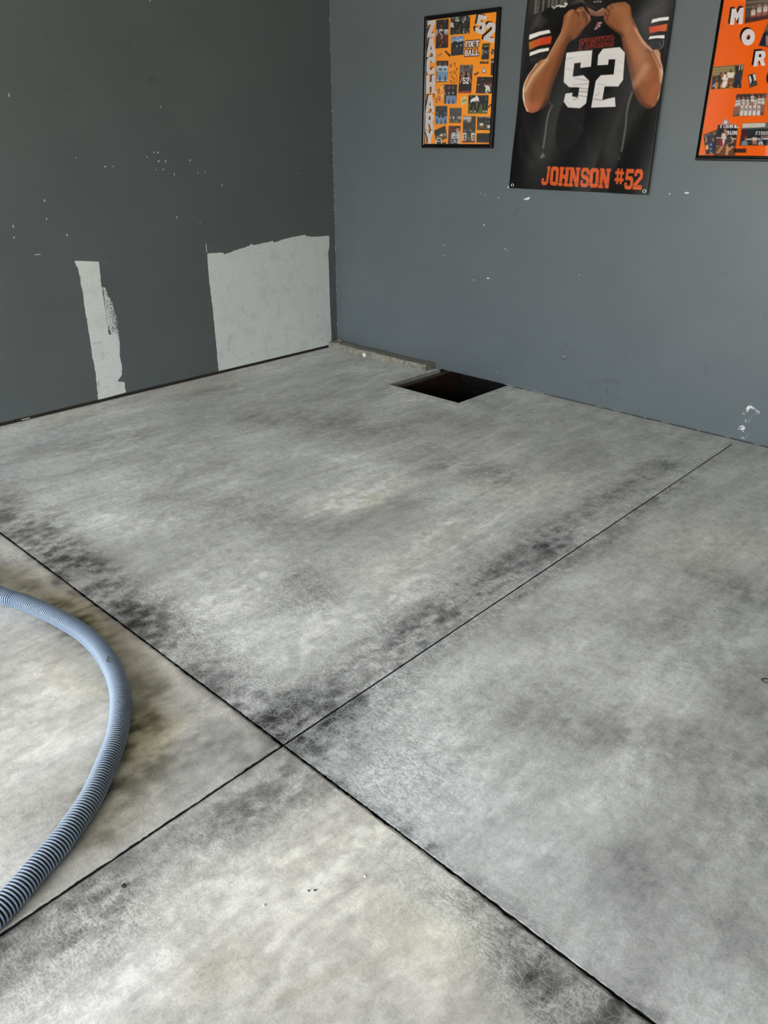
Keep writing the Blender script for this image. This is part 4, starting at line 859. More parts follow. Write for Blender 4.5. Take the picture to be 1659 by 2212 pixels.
# FISHER on the chest, outlined
Z8 = lambda x, y: ((1140+x/5.184-1090)*4.366, (y/5.184)*4.366)
for ch, q in zip('FISHER', ([(578,448),(632,438),(624,550),(566,560)], [(640,434),(690,428),(682,542),(632,548)], [(698,428),(752,420),(744,534),(690,540)], [(762,420),(836,410),(824,526),(755,532)], [(842,410),(902,404),(892,517),(832,522)], [(914,404),(975,400),(970,512),(908,518)])):
    q2 = [Z8(*p) for p in q]; L = glyph(VAR, ch, q2, C2)
    bn.poly(None, (18, 12, 12), 0, 1, L)
    for loop in L: bn.stroke(loop+[loop[0]], .0024, (205, 70, 48), 1, .0009)
# small emblem letter at the collar
em = [(876,214),(914,209),(908,222),(888,225),(884,240),(900,238),(896,250),(880,252),(872,268),(842,277),(858,256)]
L = P2(*em); bn.poly(L, (150, 40, 44), 0, 1); bn.stroke(L+[L[0]], .0028, (226, 218, 216), .9, .001)
# shoulder number
S2([(440,62),(470,70),(450,80)], 8, (220,216,214), .9); S2([(478,58),(510,50),(520,64)], 12, (222,218,216), .9); S2([(524,56),(560,60),(582,36),(560,30)], 14, (224,220,218), .9)
# the big number
f5 = [(583,498),(700,482),(824,472),(812,628),(708,640),(714,590),(655,597),(638,722),(738,708),(797,762),(765,975),(705,1021),(590,1013),(550,958),(568,882),(635,873),(630,908),(684,918),(700,824),(603,822),(555,775),(566,640)]
f2 = [(930,460),(1098,446),(1148,500),(1130,755),(1082,818),(952,816),(930,942),(1050,917),(1053,1008),(815,1016),(862,762),(912,710),(1042,703),(1056,562),(990,562),(986,612),(876,616),(882,520)]
for f in (f5, f2):
    L = P2(*f); bn.stroke([(x+.003, z-.003) for x, z in L+[L[0]]], .004, (6,6,6), .7, .002); bn.poly(L, (214, 210, 210), 0, 1)
    for a_, w, g, al in ((-.1, 26, 236, .5),):
        S2([(600,520),(800,500)], 30, (228,224,224), .5, 16, L); S2([(900,480),(1120,480)], 30, (226,222,222), .5, 16, L)
    for pts, w, g, al in (([(560,560),(640,545)], 8, 150, .5), ([(560,640),(640,660)], 8, 160, .5), ([(660,740),(790,760)], 8, 150, .6), ([(640,800),(790,790)], 9, 150, .6), ([(700,830),(790,842)], 5, 90, .7), ([(695,862),(785,868)], 5, 70, .8), ([(690,900),(775,912)], 5, 90, .7), ([(640,940),(690,925)], 5, 80, .7),
                          ([(860,905),(900,880)], 6, 130, .6), ([(840,935),(930,945),(1000,925)], 5, 80, .7), ([(880,790),(960,800)], 7, 160, .5), ([(1060,560),(1130,600)], 7, 170, .4), ([(1060,660),(1130,680)], 9, 176, .4), ([(580,950),(620,1000)], 8, 170, .5)):
        S2(pts, w, (g, g, g), al, w*.6, L)
# bottom lettering
Z9 = lambda x, y: (x/5.184*4.366, (340+y/5.184)*4.366)
for ch, q in (('J',[(447,100),(516,101),(492,313),(404,308)]),('O',[(520,100),(610,105),(598,320),(503,312)]),('H',[(618,106),(732,110),(714,325),(600,318)]),('N',[(733,109),(852,113),(836,332),(716,326)]),('S',[(862,114),(950,118),(936,337),(844,331)]),
              ('O',[(955,118),(1058,122),(1042,343),(940,338)]),('N',[(1066,121),(1190,125),(1170,349),(1040,344)]),('#',[(1240,122),(1346,128),(1336,302),(1226,296)]),('5',[(1366,126),(1466,129),(1442,360),(1342,356)]),('2',[(1472,128),(1566,131),(1546,363),(1446,358)])):
    L = glyph(VAR, ch, [Z9(*p) for p in q], C2)
    bn.poly(None, (206, 86, 36), 0, 1, L)
    for loop in L: bn.stroke(loop+[loop[0]], .0012, (150, 58, 26), .5, .001)
S2([(60,1700),(700,1720),(1340,1760)], 5, (46,44,44), .5, 3)
F2([(60,1560),(70,1560),(100,1300),(210,200),(200,200)], (34,33,33), 6, .6)
S2([(1385,1500),(1500,760),(1600,60)], 10, (4,4,4), .8, 6)

def edgeL(z):
    a = C2(213, 0); b = C2(40, 1770); t = (z-b[1])/(a[1]-b[1]); return b[0]+(a[0]-b[0])*t
def edgeR(z):
    a = C2(1607, 0); b = C2(1352, 1838); t = (z-b[1])/(a[1]-b[1]); return b[0]+(a[0]-b[0])*t
zb = (C2(40, 1772)[1]+C2(1352, 1837)[1])/2; zbl, zbr = C2(40, 1772)[1], C2(1352, 1837)[1]
NU, NV = 400, 500
tv = np.concatenate([np.linspace(0, 1.02, NV-30), np.linspace(1.04, 1.55, 30)]); su = np.linspace(0, 1, NU)
Sg, Tg = np.meshgrid(su, tv)
ZT = 2.29
Zg = (zbl*(1-Sg)+zbr*Sg)+Tg*(ZT-zb)
Xg = edgeL(Zg)*(1-Sg)+edgeR(Zg)*Sg
bulge = .006*np.sin(Sg*7.5+Tg*3.0)+.005*np.sin(Sg*15-Tg*5.5+.8)+.006*Tg*Sg+.003*np.sin(Tg*11+Sg*3)
Yg = -(.010+.010*Sg+np.clip(bulge, -.006, .02))
wr_ = np.minimum(Yg, -.003)
ink = bn.sample(Xg, Zg).reshape(-1, 3)
hi = (Zg > 2.40).ravel(); ink[hi] = lin((14, 14, 15))
me = mesh_np('vinyl_banner', np.stack([Xg.ravel(), wr_.ravel(), Zg.ravel()], 1), grid_faces(NU, NV), {'ink': ink}, True)
banner = link('vinyl_banner', me, M_VINYL)
mod = banner.modifiers.new('thickness', 'SOLIDIFY'); mod.thickness = .0007; mod.offset = 1
tag(banner, 'black vinyl sports banner with big white 52 and orange lettering', 'banner')
def ybanner(x, z):
    k = np.argmin((Xg-x)**2+(Zg-z)**2); return float(wr_.ravel()[k])
def ring(name, x, y, z, r0, r1, m, parent, t=.0012):
    bm = bmesh.new(); n = 24; R = []
    for i in range(n):
        a = 2*math.pi*i/n; ca, sa = math.cos(a), math.sin(a)
        R.append([bm.verts.new((x+r*ca, yy, z+r*sa)) for r, yy in ((r1, y), (r1*.93, y-t), ((r0+r1)/2, y-t*1.7), (r0*1.07, y-t), (r0, y))])
    for i in range(n):
        A_, B_ = R[i], R[(i+1) % n]
        for k in range(4): bm.faces.new((A_[k], A_[k+1], B_[k+1], B_[k]))
    o = bm_obj(name, bm, m, parent, True); return o
M_HOLE = mat('grommet_hole_shadow', (70, 72, 72), .8)
for cx, cy in ((75,1745),(1327,1802)):
    x, z = C2(cx, cy); y = ybanner(x, z)-.0006
    g_ = ring('grommet', x, y, z, .0062, .0120, M_METAL, banner)
    bm = bmesh.new(); bmesh.ops.create_circle(bm, cap_ends=True, segments=20, radius=.0063, matrix=Matrix.Translation((x, y-.0002, z)) @ Matrix.Rotation(math.radians(90), 4, 'X'))
    bm_obj('grommet_eye', bm, M_HOLE, g_)
for s_ in (0, .999):
    z = float(Zg[-8, 0]); x = float(Xg[-8, 6 if s_ == 0 else -7]); y = ybanner(x, z)-.0006
    ring('grommet', x, y, z, .0062, .0120, M_METAL, banner)

# ------------------------------------------------------------------ FRAMED COLLAGES
def frame_thing(name, label, o, inner, depth=.024):
    """o, inner = (x0, x1, z0, z1); mitred rails, backing, glazing"""
    e = bpy.data.objects.new(name, None); COL.objects.link(e); e.location = ((o[0]+o[1])/2, 0, o[2])
    tag(e, label, 'framed collage')
    inv = Matrix.Translation(-e.location)
    def put(ob): ob.parent = e; ob.matrix_parent_inverse = inv; return ob
    O = [(o[0], o[2]), (o[1], o[2]), (o[1], o[3]), (o[0], o[3])]; I = [(inner[0], inner[2]), (inner[1], inner[2]), (inner[1], inner[3]), (inner[0], inner[3])]
    for k in range(4):
        a, b = O[k], O[(k+1) % 4]; c_, d_ = I[k], I[(k+1) % 4]
        bm = bmesh.new(); secs = []
        for (ox, oz), (ix, iz) in ((a, c_), (b, d_)):
            L = lambda t: (ox+(ix-ox)*t, oz+(iz-oz)*t)
            secs.append([bm.verts.new((L(t)[0], y, L(t)[1])) for t, y in ((0, -.001), (0, -depth+.003), (.12, -depth), (.45, -depth-.001), (.62, -depth+.005), (.85, -depth+.007), (1, -depth+.009), (1, -.001))])
        n = 8
        for i_ in range(n): bm.faces.new((secs[0][i_], secs[0][(i_+1) % n], secs[1][(i_+1) % n], secs[1][i_]))
        bm.faces.new(secs[0]); bm.faces.new(secs[1][::-1])
        put(bm_obj('frame_rail', bm, M_FRAME))
    put(box('glazing', (inner[0]-.002, inner[1]+.002, -depth+.0105, -depth+.0125, inner[2]-.002, inner[3]+.002), M_GLASS))
    put(box('backing_board', (inner[0]-.004, inner[1]+.004, -.009, -.002, inner[2]-.004, inner[3]+.004), M_BACK))
    return e, put
YS = -.0095                                    # face of the poster sheet

def sheet(put, cv, name, quadfn, nu, nv, y, mat_):
    u, v = np.meshgrid(np.linspace(0, 1, nu), np.linspace(0, 1, nv))
    x, z = quadfn(u, v)
    me = mesh_np(name, np.stack([x.ravel(), np.full(x.size, y), z.ravel()], 1), grid_faces(nu, nv)[:, ::-1], {'ink': cv.sample(x, z).reshape(-1, 3)})
    # thin edges
    o = put(link(name, me, mat_))
    md = o.modifiers.new('card', 'SOLIDIFY'); md.thickness = .0005; md.offset = 1 if False else -1
    return o
def letter_part(put, loops, y, m, name='letter', t=.0012):
    pts = [[Vector((x, z, 0)) for x, z in L] for L in loops]
    tris = geometry.tessellate_polygon(pts); flat = [p for L in pts for p in L]
    bm = bmesh.new(); f = [bm.verts.new((p.x, y-t, p.y)) for p in flat]; b = [bm.verts.new((p.x, y, p.y)) for p in flat]
    for tr in tris:
        try: bm.faces.new([f[i] for i in tr])
        except ValueError: pass
    k = 0
    for L in pts:
        n = len(L)
        for i in range(n):
            a, c_ = k+i, k+(i+1) % n
            try: bm.faces.new((f[a], f[c_], b[c_], b[a]))
            except ValueError: pass
        k += n
    return put(bm_obj(name, bm, m))

class Art:
    """draws on a canvas in the pixel frame of a zoomed view of the sheet"""
    def __init__(s, cv, fn, unit): s.cv, s.fn, s.u = cv, fn, unit
    def F(s, pts, col, soft=0, a=1, clip=None): s.cv.poly([s.fn(*p) for p in pts], col, soft*s.u, a, None, [s.fn(*p) for p in clip] if clip else None)
    def L(s, pts, w, col, a=1, soft=None, clip=None): s.cv.stroke([s.fn(*p) for p in pts], w*s.u, col, a, None if soft is None else soft*s.u, [s.fn(*p) for p in clip] if clip else None)
    def E(s, x, y, rx, ry, col, a=1, soft=0, clip=None): s.F(ell(x, y, rx, ry, 14), col, soft, a, clip)
    def man(s, x, y, h, jersey, pants, skin=(150,108,84), head=None, w=1.0, a=1, clip=None, feet=(20,20,22), lean=0):
        """standing figure: top of head at x, y"""
        hw = h*.13*w
        s.F([(x-hw*1.1+lean, y+h*.17), (x+hw*1.1+lean, y+h*.17), (x+hw*1.5+lean*.6, y+h*.34), (x+hw*.9, y+h*.52), (x-hw*.9, y+h*.52), (x-hw*1.5+lean*.6, y+h*.34)], jersey, 2, a, clip)
        s.F([(x-hw*.95, y+h*.50), (x+hw*.95, y+h*.50), (x+hw*1.15, y+h*.93), (x+hw*.35, y+h*.93), (x, y+h*.62), (x-hw*.35, y+h*.93), (x-hw*1.15, y+h*.93)], pants, 2, a, clip)
        s.L([(x-hw*1.1, y+h*.95), (x-hw*.3, y+h*.95)], h*.05, feet, a, None, clip); s.L([(x+hw*.3, y+h*.95), (x+hw*1.1, y+h*.95)], h*.05, feet, a, None, clip)
        s.L([(x-hw*1.35+lean*.6, y+h*.32), (x-hw*1.45, y+h*.48)], h*.045, skin, a, None, clip); s.L([(x+hw*1.35+lean*.6, y+h*.32), (x+hw*1.45, y+h*.48)], h*.045, skin, a, None, clip)
        s.E(x+lean, y+h*.09, h*.06, h*.085, head or skin, a, 1, clip)
    def blobs(s, q, n, cols, r0, r1, seed, v0=0, v1=1, al=.8):
        rr = random.Random(seed)
        for _ in range(n):
            u, v = rr.random(), v0+(v1-v0)*rr.random(); x, y = quadmap(q, u, v); r = r0+(r1-r0)*rr.random()
            s.E(x, y, r, r*(.8+.8*rr.random()), rr.choice(cols), al, r*.35, q)

# ---- left collage
FO = (.868, 1.452, 1.478, 2.220)
Z1d = .0100
Z1 = lambda x, y: rw(890+x/6.705, y/6.705, .0100)
i0 = Z1(222, 300); i1 = Z1(1225, 168); i2 = Z1(1128, 2082); i3 = Z1(188, 2090)
ix0 = (i0[0]+i3[0])/2; ix1 = (i1[0]+i2[0])/2; iz1 = (i0[1]+i1[1])/2; iz0 = (i2[1]+i3[1])/2
oTL = rw(890+168/6.705, 250/6.705, .02); oBL = rw(890+150/6.705, 2148/6.705, .02); oTR = rw(890+1293/6.705, 90/6.705, .004); oBR = rw(890+1185/6.705, 2142/6.705, .004)
FO = ((oTL[0]+oBL[0])/2, (oTR[0]+oBR[0])/2, (oBL[1]+oBR[1])/2, (oTL[1]+oTR[1])/2)
def rect_fn(x0, x1, z0, z1, Zf, corners):
    """re-square the measured sheet: view pixel -> homography of the sheet quad -> exact rectangle"""
    src = np.array(corners, float); dst = np.array([(x0, z1), (x1, z1), (x1, z0), (x0, z0)])
    Am = []; bv = []
    for (x, y), (u, v) in zip(src, dst):
        Am.append([x, y, 1, 0, 0, 0, -u*x, -u*y]); bv.append(u); Am.append([0, 0, 0, x, y, 1, -v*x, -v*y]); bv.append(v)
    h = np.linalg.solve(np.array(Am), np.array(bv))
    def f(x, y):
        w = h[6]*x+h[7]*y+1; return ((h[0]*x+h[1]*y+h[2])/w, (h[3]*x+h[4]*y+h[5])/w)
    return f
Z1 = rect_fn(ix0, ix1, iz0, iz1, Z1, [(222,300),(1225,168),(1128,2082),(188,2090)])
frame1, put1 = frame_thing('framed_collage', 'black framed yellow-orange football photo collage with white letters down its left side', FO, (ix0, ix1, iz0, iz1))
OR1 = (252, 158, 0)
cv = Canvas(ix0-.01, ix1+.01, iz0-.01, iz1+.01, .0018, OR1); a1 = Art(cv, Z1, .00055)
Q = {
 'p1': [(350,293),(530,275),(520,688),(343,705)], 'p2': [(558,255),(838,215),(832,480),(553,507)], 'p3': [(568,535),(755,515),(743,790),(563,808)], 'p4': [(1015,628),(1130,618),(1112,855),(1000,857)],
 'p5': [(357,885),(528,880),(520,1185),(350,1193)], 'p6': [(697,940),(885,938),(858,1345),(673,1347)], 'p7': [(948,1110),(1175,1108),(1160,1345),(925,1347)], 'p8': [(478,1225),(657,1222),(642,1505),(467,1507)],
 'p9': [(823,1375),(1113,1372),(1095,1638),(813,1642)], 'p10': [(343,1538),(515,1535),(503,1800),(337,1800)], 'p11': [(550,1563),(723,1563),(715,1778),(543,1780)], 'p12': [(748,1680),(930,1678),(915,2062),(735,2063)],
 'p13': [(950,1680),(1145,1680),(1133,1878),(945,1878)], 'p14': [(945,1925),(1133,1922),(1125,2060),(938,2060)], 'p15': [(535,1825),(708,1823),(700,2088),(525,2088)], 'p16': [(322,1895),(487,1820),(512,2000),(355,2075)], 'p17': [(1145,850),(1190,842),(1178,1088),(1140,1085)]}
NV_ = (22, 24, 34); WH = (214, 212, 214); DK = (24, 20, 20)
def fillq(k, c, A_=a1, D=Q): A_.F(D[k], c)
fillq('p1', (28,24,24)); a1.blobs(Q['p1'], 14, [(46,36,30),(20,18,18),(60,44,30)], 14, 34, 1); a1.F([(345,560),(525,540),(520,690),(343,705)], (52,40,24), 10, .8, Q['p1'])
a1.man(420, 355, 300, (40,26,24), (92,26,22), (170,130,110), (110,64,60), 1.1, 1, Q['p1']); a1.F([(395,425),(440,420),(450,450),(385,460)], WH, 2, 1, Q['p1']); a1.F([(458,432),(525,425),(524,500),(470,505)], WH, 3, 1, Q['p1']); a1.F([(466,520),(524,505),(522,640),(480,640)], (112,26,20), 6, .9, Q['p1'])
a1.L([(478,455),(478,490),(495,490)], 6, DK, .9); a1.L([(505,452),(505,492)], 7, DK, .9); a1.L([(395,470),(440,520),(425,560)], 14, (206,176,160), 1); a1.L([(400,690),(450,600)], 8, (190,140,100), .9); a1.L([(478,282),(476,330)], 6, (200,190,180), .8); a1.F([(352,430),(375,425),(368,520),(350,520)], WH, 4, .8, Q['p1'])
fillq('p2', (40,40,38)); a1.blobs(Q['p2'], 40, [(200,198,194),(90,88,84),(30,28,28),(150,146,140)], 7, 20, 2, 0, .45); a1.F([(553,430),(832,400),(832,480),(553,507)], (96,108,52), 14, .95, Q['p2'])
for x in (590, 640, 690, 740, 790, 825): a1.man(x, 270+(x % 3)*14, 200, (18,18,20) if x != 590 else WH, (20,20,22) if x < 700 else (34,34,30), (120,90,70), (30,28,28) if x % 20 else (190,186,180), 1.1, 1, Q['p2'])
a1.E(668, 296, 14, 20, (214,210,206), 1, 2, Q['p2']); a1.L([(655,470),(700,380)], 7, (140,96,66), .9); a1.blobs(Q['p2'], 8, [(214,212,200)], 6, 11, 22, .75, .98)
fillq('p3', (112,146,196)); a1.F([(568,585),(750,565),(748,620),(565,650)], (186,198,214), 14, .9, Q['p3']); a1.E(655, 545, 10, 8, (230,234,240), .9, 3); a1.E(705, 570, 12, 10, (226,230,238), .9, 3)
a1.F([(565,640),(600,600),(640,598),(660,612),(700,600),(752,590),(743,790),(563,808)], (22,22,26), 5, 1, Q['p3'])
for x in (585, 622, 655, 690, 725): a1.man(x, 632, 190, (34,34,44), (46,44,58), (92,72,66), (30,26,28), 1, .9, Q['p3'])
a1.E(650, 668, 12, 14, (190,194,206), .9, 2); a1.E(708, 655, 12, 14, (180,184,198), .9, 2)
fillq('p4', (86,96,40)); a1.F([(1008,770),(1120,760),(1112,855),(1000,857)], (58,56,38), 12, .8, Q['p4']); a1.man(1066, 640, 230, (20,17,20), (34,28,28), (182,140,112), (190,150,124), 1.25, 1, Q['p4']); a1.F([(1046,640),(1084,636),(1078,656),(1048,658)], (30,22,20), 2, 1); a1.L([(1055,735),(1055,765)], 9, (206,206,210), .9); a1.L([(1072,732),(1072,762)], 9, (206,206,210), .9); a1.L([(1030,720),(1018,790)], 14, (178,136,110), 1); a1.L([(1100,715),(1090,780)], 12, (120,90,70), 1)
for k, fx, js, ps in (('p5', (405, 482), (160,190,206), (118,160,192)), ('p8', (538, 598), (14,14,20), (120,146,188))):
    fillq(k, (48,38,40)); q = Q[k]; y0 = q[0][1]
    for x in fx:
        a1.man(x, y0+22, 275, js, ps, (140,100,92), (120,84,80), 1.15, 1, q, (200,200,200)); a1.F([(x-22, y0+78),(x+22, y0+78),(x+30, y0+100),(x-30, y0+100)], (212,214,220) if k == 'p5' else (20,20,26), 3, 1, q)
        a1.F([(x-16, y0+105),(x+14, y0+105),(x+14, y0+135),(x-16, y0+135)], (30,50,90) if k == 'p5' else (150,160,176), 3, .8, q); a1.L([(x-8, y0+108),(x-8, y0+130)], 3, (200,210,220), .7); a1.L([(x+6, y0+108),(x+6, y0+130)], 3, (200,210,220), .7)
fillq('p10', (52,48,50))
for x, dy in ((365, 15), (485, 15), (426, 62)):
    a1.man(x, 1540+dy, 262-dy*.9, (14,15,20), (116,146,190), (110,80,72), (40,30,30), 1.25, 1, Q['p10'], (170,170,176)); a1.L([(x-10, 1606+dy),(x-10, 1640+dy)], 9, (150,176,206), .8); a1.L([(x+8, 1606+dy),(x+8, 1640+dy)], 9, (150,176,206), .8)
fillq('p6', (96,94,92)); a1.blobs(Q['p6'], 12, [(70,70,70),(120,118,112),(56,54,54)], 10, 24, 6, 0, .35)
q = Q['p6']; a1.F([(695,1090),(735,1055),(780,1030),(830,1050),(872,1085),(858,1320),(675,1320)], (20,18,18), 2, 1, q); a1.E(786, 990, 28, 42, (120,84,72), 1, 2, q); a1.F([(755,952),(820,948),(820,975),(756,978)], (22,20,20), 2, 1, q); a1.L([(778,958),(800,957)], 6, (200,200,200), .9)
a1.F([(770,1040),(740,1050),(700,1150),(690,1215),(712,1200),(748,1110),(775,1075)], (172,116,96), 2, 1, q); a1.F([(800,1040),(830,1050),(858,1140),(862,1210),(840,1195),(815,1110),(795,1072)], (172,116,96), 2, 1, q); a1.L([(700,1085),(718,1092)], 8, (206,120,110), 1); a1.L([(862,1085),(872,1095)], 8, (206,120,110), 1)
a1.L([(702,1240),(704,1310)], 4, (90,88,84), .8); a1.L([(830,1225),(824,1310)], 4, (90,88,84), .8); a1.F([(675,1318),(858,1310),(858,1345),(673,1347)], (140,36,20), 2, 1, q); a1.L([(715,1328),(835,1324)], 12, (190,60,30), .8)
for ch, bq in (('5', bx(737,1120,778,1212)), ('2', bx(784,1118,826,1212))): cv.poly(None, (236,236,238), 0, 1, glyph(VAR, ch, bq, Z1))
fillq('p7', (38,34,36)); q = Q['p7']; a1.F([(930,1290),(1160,1280),(1160,1345),(925,1347)], (56,48,50), 10, .8, q); a1.man(1100, 1150, 190, (104,26,38), (214,208,206), (210,180,170), (40,30,32), 1.3, 1, q); a1.F([(1050,1235),(1110,1225),(1120,1290),(1060,1330),(1090,1290)], (222,216,210), 4, 1, q); a1.L([(1010,1150),(1040,1135)], 10, (120,100,96), .8); a1.L([(985,1190),(1000,1220),(1040,1215)], 22, (16,14,16), 1); a1.L([(1000,1200),(1045,1230)], 8, (128,70,48), .9); a1.E(968, 1222, 10, 14, (206,200,196), .9, 2); a1.F([(935,1250),(985,1240),(975,1290),(935,1290)], (84,14,26), 8, .8, q); a1.L([(1075,1330),(1100,1340)], 12, (226,226,230), .9)
fillq('p9', (34,34,36)); q = Q['p9']; a1.blobs(q, 14, [(60,60,62),(20,20,22),(84,84,86)], 8, 18, 9, 0, .35); a1.F([(818,1500),(1105,1490),(1095,1638),(813,1642)], (88,98,40), 5, 1, q); a1.L([(830,1490),(1100,1478)], 4, (130,130,120), .6)
for pts, c_, w in (([(870,1460),(900,1440),(950,1430)], (228,228,230), 40), ([(938,1400),(936,1425)], (232,232,234), 30), ([(965,1440),(985,1460)], (226,226,228), 26), ([(880,1490),(862,1560),(858,1600)], (14,14,18), 34), ([(905,1490),(915,1560),(912,1600)], (14,14,18), 30), ([(1000,1440),(1050,1430),(1090,1450)], (22,24,30), 56), ([(990,1480),(960,1560),(950,1600)], (14,14,18), 28), ([(1030,1480),(1040,1560),(1040,1600)], (14,14,18), 26), ([(1085,1470),(1085,1540),(1080,1600)], (16,16,20), 28)):
    a1.L(pts, w, c_, 1, 2, q)
for x in (858, 914, 1042, 1078): a1.E(x, 1606, 11, 12, (206,206,208), 1, 1, q)
a1.E(940, 1470, 12, 22, (140,104,84), .9, 2, q); a1.L([(1075,1400),(1072,1450)], 6, (200,190,186), .8)
fillq('p11', (72,70,66)); q = Q['p11']; a1.F([(550,1563),(723,1563),(721,1620),(548,1620)], (92,90,86), 24, .7, q); a1.F([(546,1730),(718,1725),(715,1778),(543,1780)], (84,74,44), 6, .9, q); a1.L([(650,1590),(650,1720)], 2, (120,118,112), .7)
for x in (560, 600, 612, 668, 690, 705): a1.L([(x,1690),(x,1718)], 12, (206,206,204), .9)
a1.blobs(q, 10, [(190,180,150)], 3, 6, 11, .85, .95)
fillq('p12', (52,50,40)); q = Q['p12']; a1.F([(748,1680),(865,1680),(860,1760),(800,1775),(746,1770)], (168,164,166), 8, 1, q); a1.L([(755,1715),(860,1705)], 16, (206,204,200), .7, 8, q); a1.blobs(q, 26, [(34,34,28),(70,66,50),(46,44,36)], 10, 26, 12, .2, .7); a1.blobs(q, 14, [(196,186,170),(120,80,40)], 4, 8, 13, .42, .6)
a1.F([(738,1925),(780,1915),(800,1935),(790,2040),(736,2050)], (222,220,216), 3, 1, q); a1.F([(860,1925),(915,1920),(912,2020),(870,2040)], (218,216,212), 3, 1, q); a1.F([(795,1930),(860,1930),(865,2060),(800,2060)], (66,62,44), 6, 1, q); a1.F([(808,1980),(850,2000),(840,2030)], (180,128,62), 5, .9, q); a1.F([(735,2035),(800,2030),(800,2063),(735,2063)], (132,26,20), 3, 1, q); a1.F([(860,2040),(916,2035),(915,2062),(860,2062)], (120,24,20), 3, 1, q)
cv.poly(None, (24,22,24), 0, 1, glyph(VAR, '2', bx(752,1945,782,2020), Z1)); cv.poly(None, (24,22,24), 0, 1, glyph(VAR, '2', bx(880,1950,908,2010), Z1))
fillq('p13', (40,40,38)); q = Q['p13']; a1.F([(955,1680),(1145,1680),(1145,1700),(1040,1692),(985,1700)], (214,206,196), 3, .7, q); a1.F([(948,1800),(1135,1790),(1133,1878),(945,1878)], (78,72,36), 8, .9, q); a1.man(1010, 1758, 115, (214,208,200), (130,66,28), (150,110,90), (60,50,46), 1.4, 1, q); a1.F([(1090,1815),(1138,1800),(1134,1850),(1100,1850)], (216,210,206), 5, 1, q); a1.blobs(q, 10, [(190,186,180),(80,60,40)], 4, 8, 14, .3, .5)
fillq('p14', (30,29,29)); q = Q['p14']; a1.blobs(q, 12, [(90,84,76),(60,56,52)], 4, 8, 15, .6, .85); a1.E(1088, 1940, 6, 14, (130,130,134), .8, 3)
fillq('p15', (78,46,42)); q = Q['p15']
for y in (1845, 1890, 1935, 1980, 2025): a1.L([(535,y),(640,y-4)], 3, (104,66,58), .7)
a1.F([(572,1945),(600,1915),(640,1925),(700,1895),(706,2000),(700,2088),(575,2088)], (192,190,196), 4, 1, q); a1.E(668, 1880, 27, 44, (186,132,108), 1, 2, q); a1.F([(640,1870),(645,1838),(672,1828),(698,1842),(694,1858),(660,1850)], (44,28,24), 3, 1, q); a1.E(664, 1874, 4, 3, (40,24,20)); a1.E(684, 1872, 4, 3, (40,24,20)); a1.L([(660,1900),(678,1898)], 5, (220,190,180), .9); a1.F([(622,1925),(640,1960),(672,1925),(660,1935),(640,1945)], (20,18,20), 2, 1, q); a1.L([(605,1985),(650,1985)], 10, (70,44,44), .8)
for ch, bq in (('5', bx(580,2010,620,2095)), ('2', bx(626,2008,668,2095))): cv.poly(None, (18,18,20), 0, 1, glyph(VAR, ch, bq, Z1))
a1.L([(548,1850),(562,1870),(545,1890)], 4, (190,150,140), .8)
fillq('p16', (42,42,42)); q = Q['p16']; a1.F([(345,1990),(505,1930),(512,2000),(355,2075)], (92,78,36), 6, 1, q); a1.L([(420,1850),(430,1935)], 3, (110,108,104), .8); a1.F([(400,1960),(440,1935),(460,1960),(420,1990)], (222,220,216), 3, 1, q); a1.E(425, 1985, 16, 18, (140,90,50), .9, 3, q); a1.L([(475,1935),(490,1960)], 12, (214,212,208), .9, 3, q); a1.E(370, 1985, 12, 14, (180,178,174), .8, 3, q); a1.E(470, 2000, 12, 8, (80,110,40), .8, 3, q)
fillq('p17', (34,24,22)); q = Q['p17']; a1.F([(1148,878),(1188,868),(1184,900),(1146,905)], (206,200,198), 3, 1, q); a1.blobs(q, 6, [(70,60,56),(20,16,16)], 8, 14, 17)
# helmet-like badge, tags, ball, bunting, play diagram, sticker
a1.F([(345,2090),(352,2035),(375,2005),(402,1998),(428,2012),(438,2045),(432,2090)], (226,222,224)); a1.F([(362,2090),(366,2040),(382,2018),(402,2012),(420,2024),(424,2090)], (40,20,20)); a1.L([(372,2052),(408,2050)], 10, (222,220,220)); a1.F([(436,2066),(500,2060),(498,2090),(430,2090)], (50,56,20), 3, .9)
TAGC = (52, 16, 18)
for pts in ([(365,800),(370,822),(432,790),(425,770)], [(470,745),(485,733),(560,800),(545,828)], [(898,1070),(905,1095),(970,1058),(960,1037)], [(1100,1540),(1108,1562),(1156,1510),(1150,1492)], [(982,895),(990,886),(1104,886),(1112,898),(1104,915),(990,920)]):
    a1.F(pts, TAGC, 1)
a1.L([(374,806),(420,784)], 9, (220,214,214), .85); a1.L([(488,752),(542,806)], 6, (150,120,116), .6); a1.L([(910,1078),(955,1056)], 6, (170,150,150), .7); a1.F([(1100,1540),(1108,1562),(1156,1510),(1150,1492)], (52,50,52)); a1.L([(1000,903),(1092,900)], 7, (176,160,120), .8, 2)
a1.F(ell(1165, 742, 22, 40, 14, .4), (58,18,14)); a1.L([(1155,728),(1178,760)], 6, (230,226,224)); a1.L([(1140,728),(1148,712)], 6, (226,222,220)); a1.L([(1178,782),(1190,765)], 6, (226,222,220))
a1.E(1042, 1018, 31, 40, (40,14,14)); a1.E(1042, 1016, 26, 34, (222,216,224)); a1.E(1042, 1008, 8, 10, (130,120,124), .7)
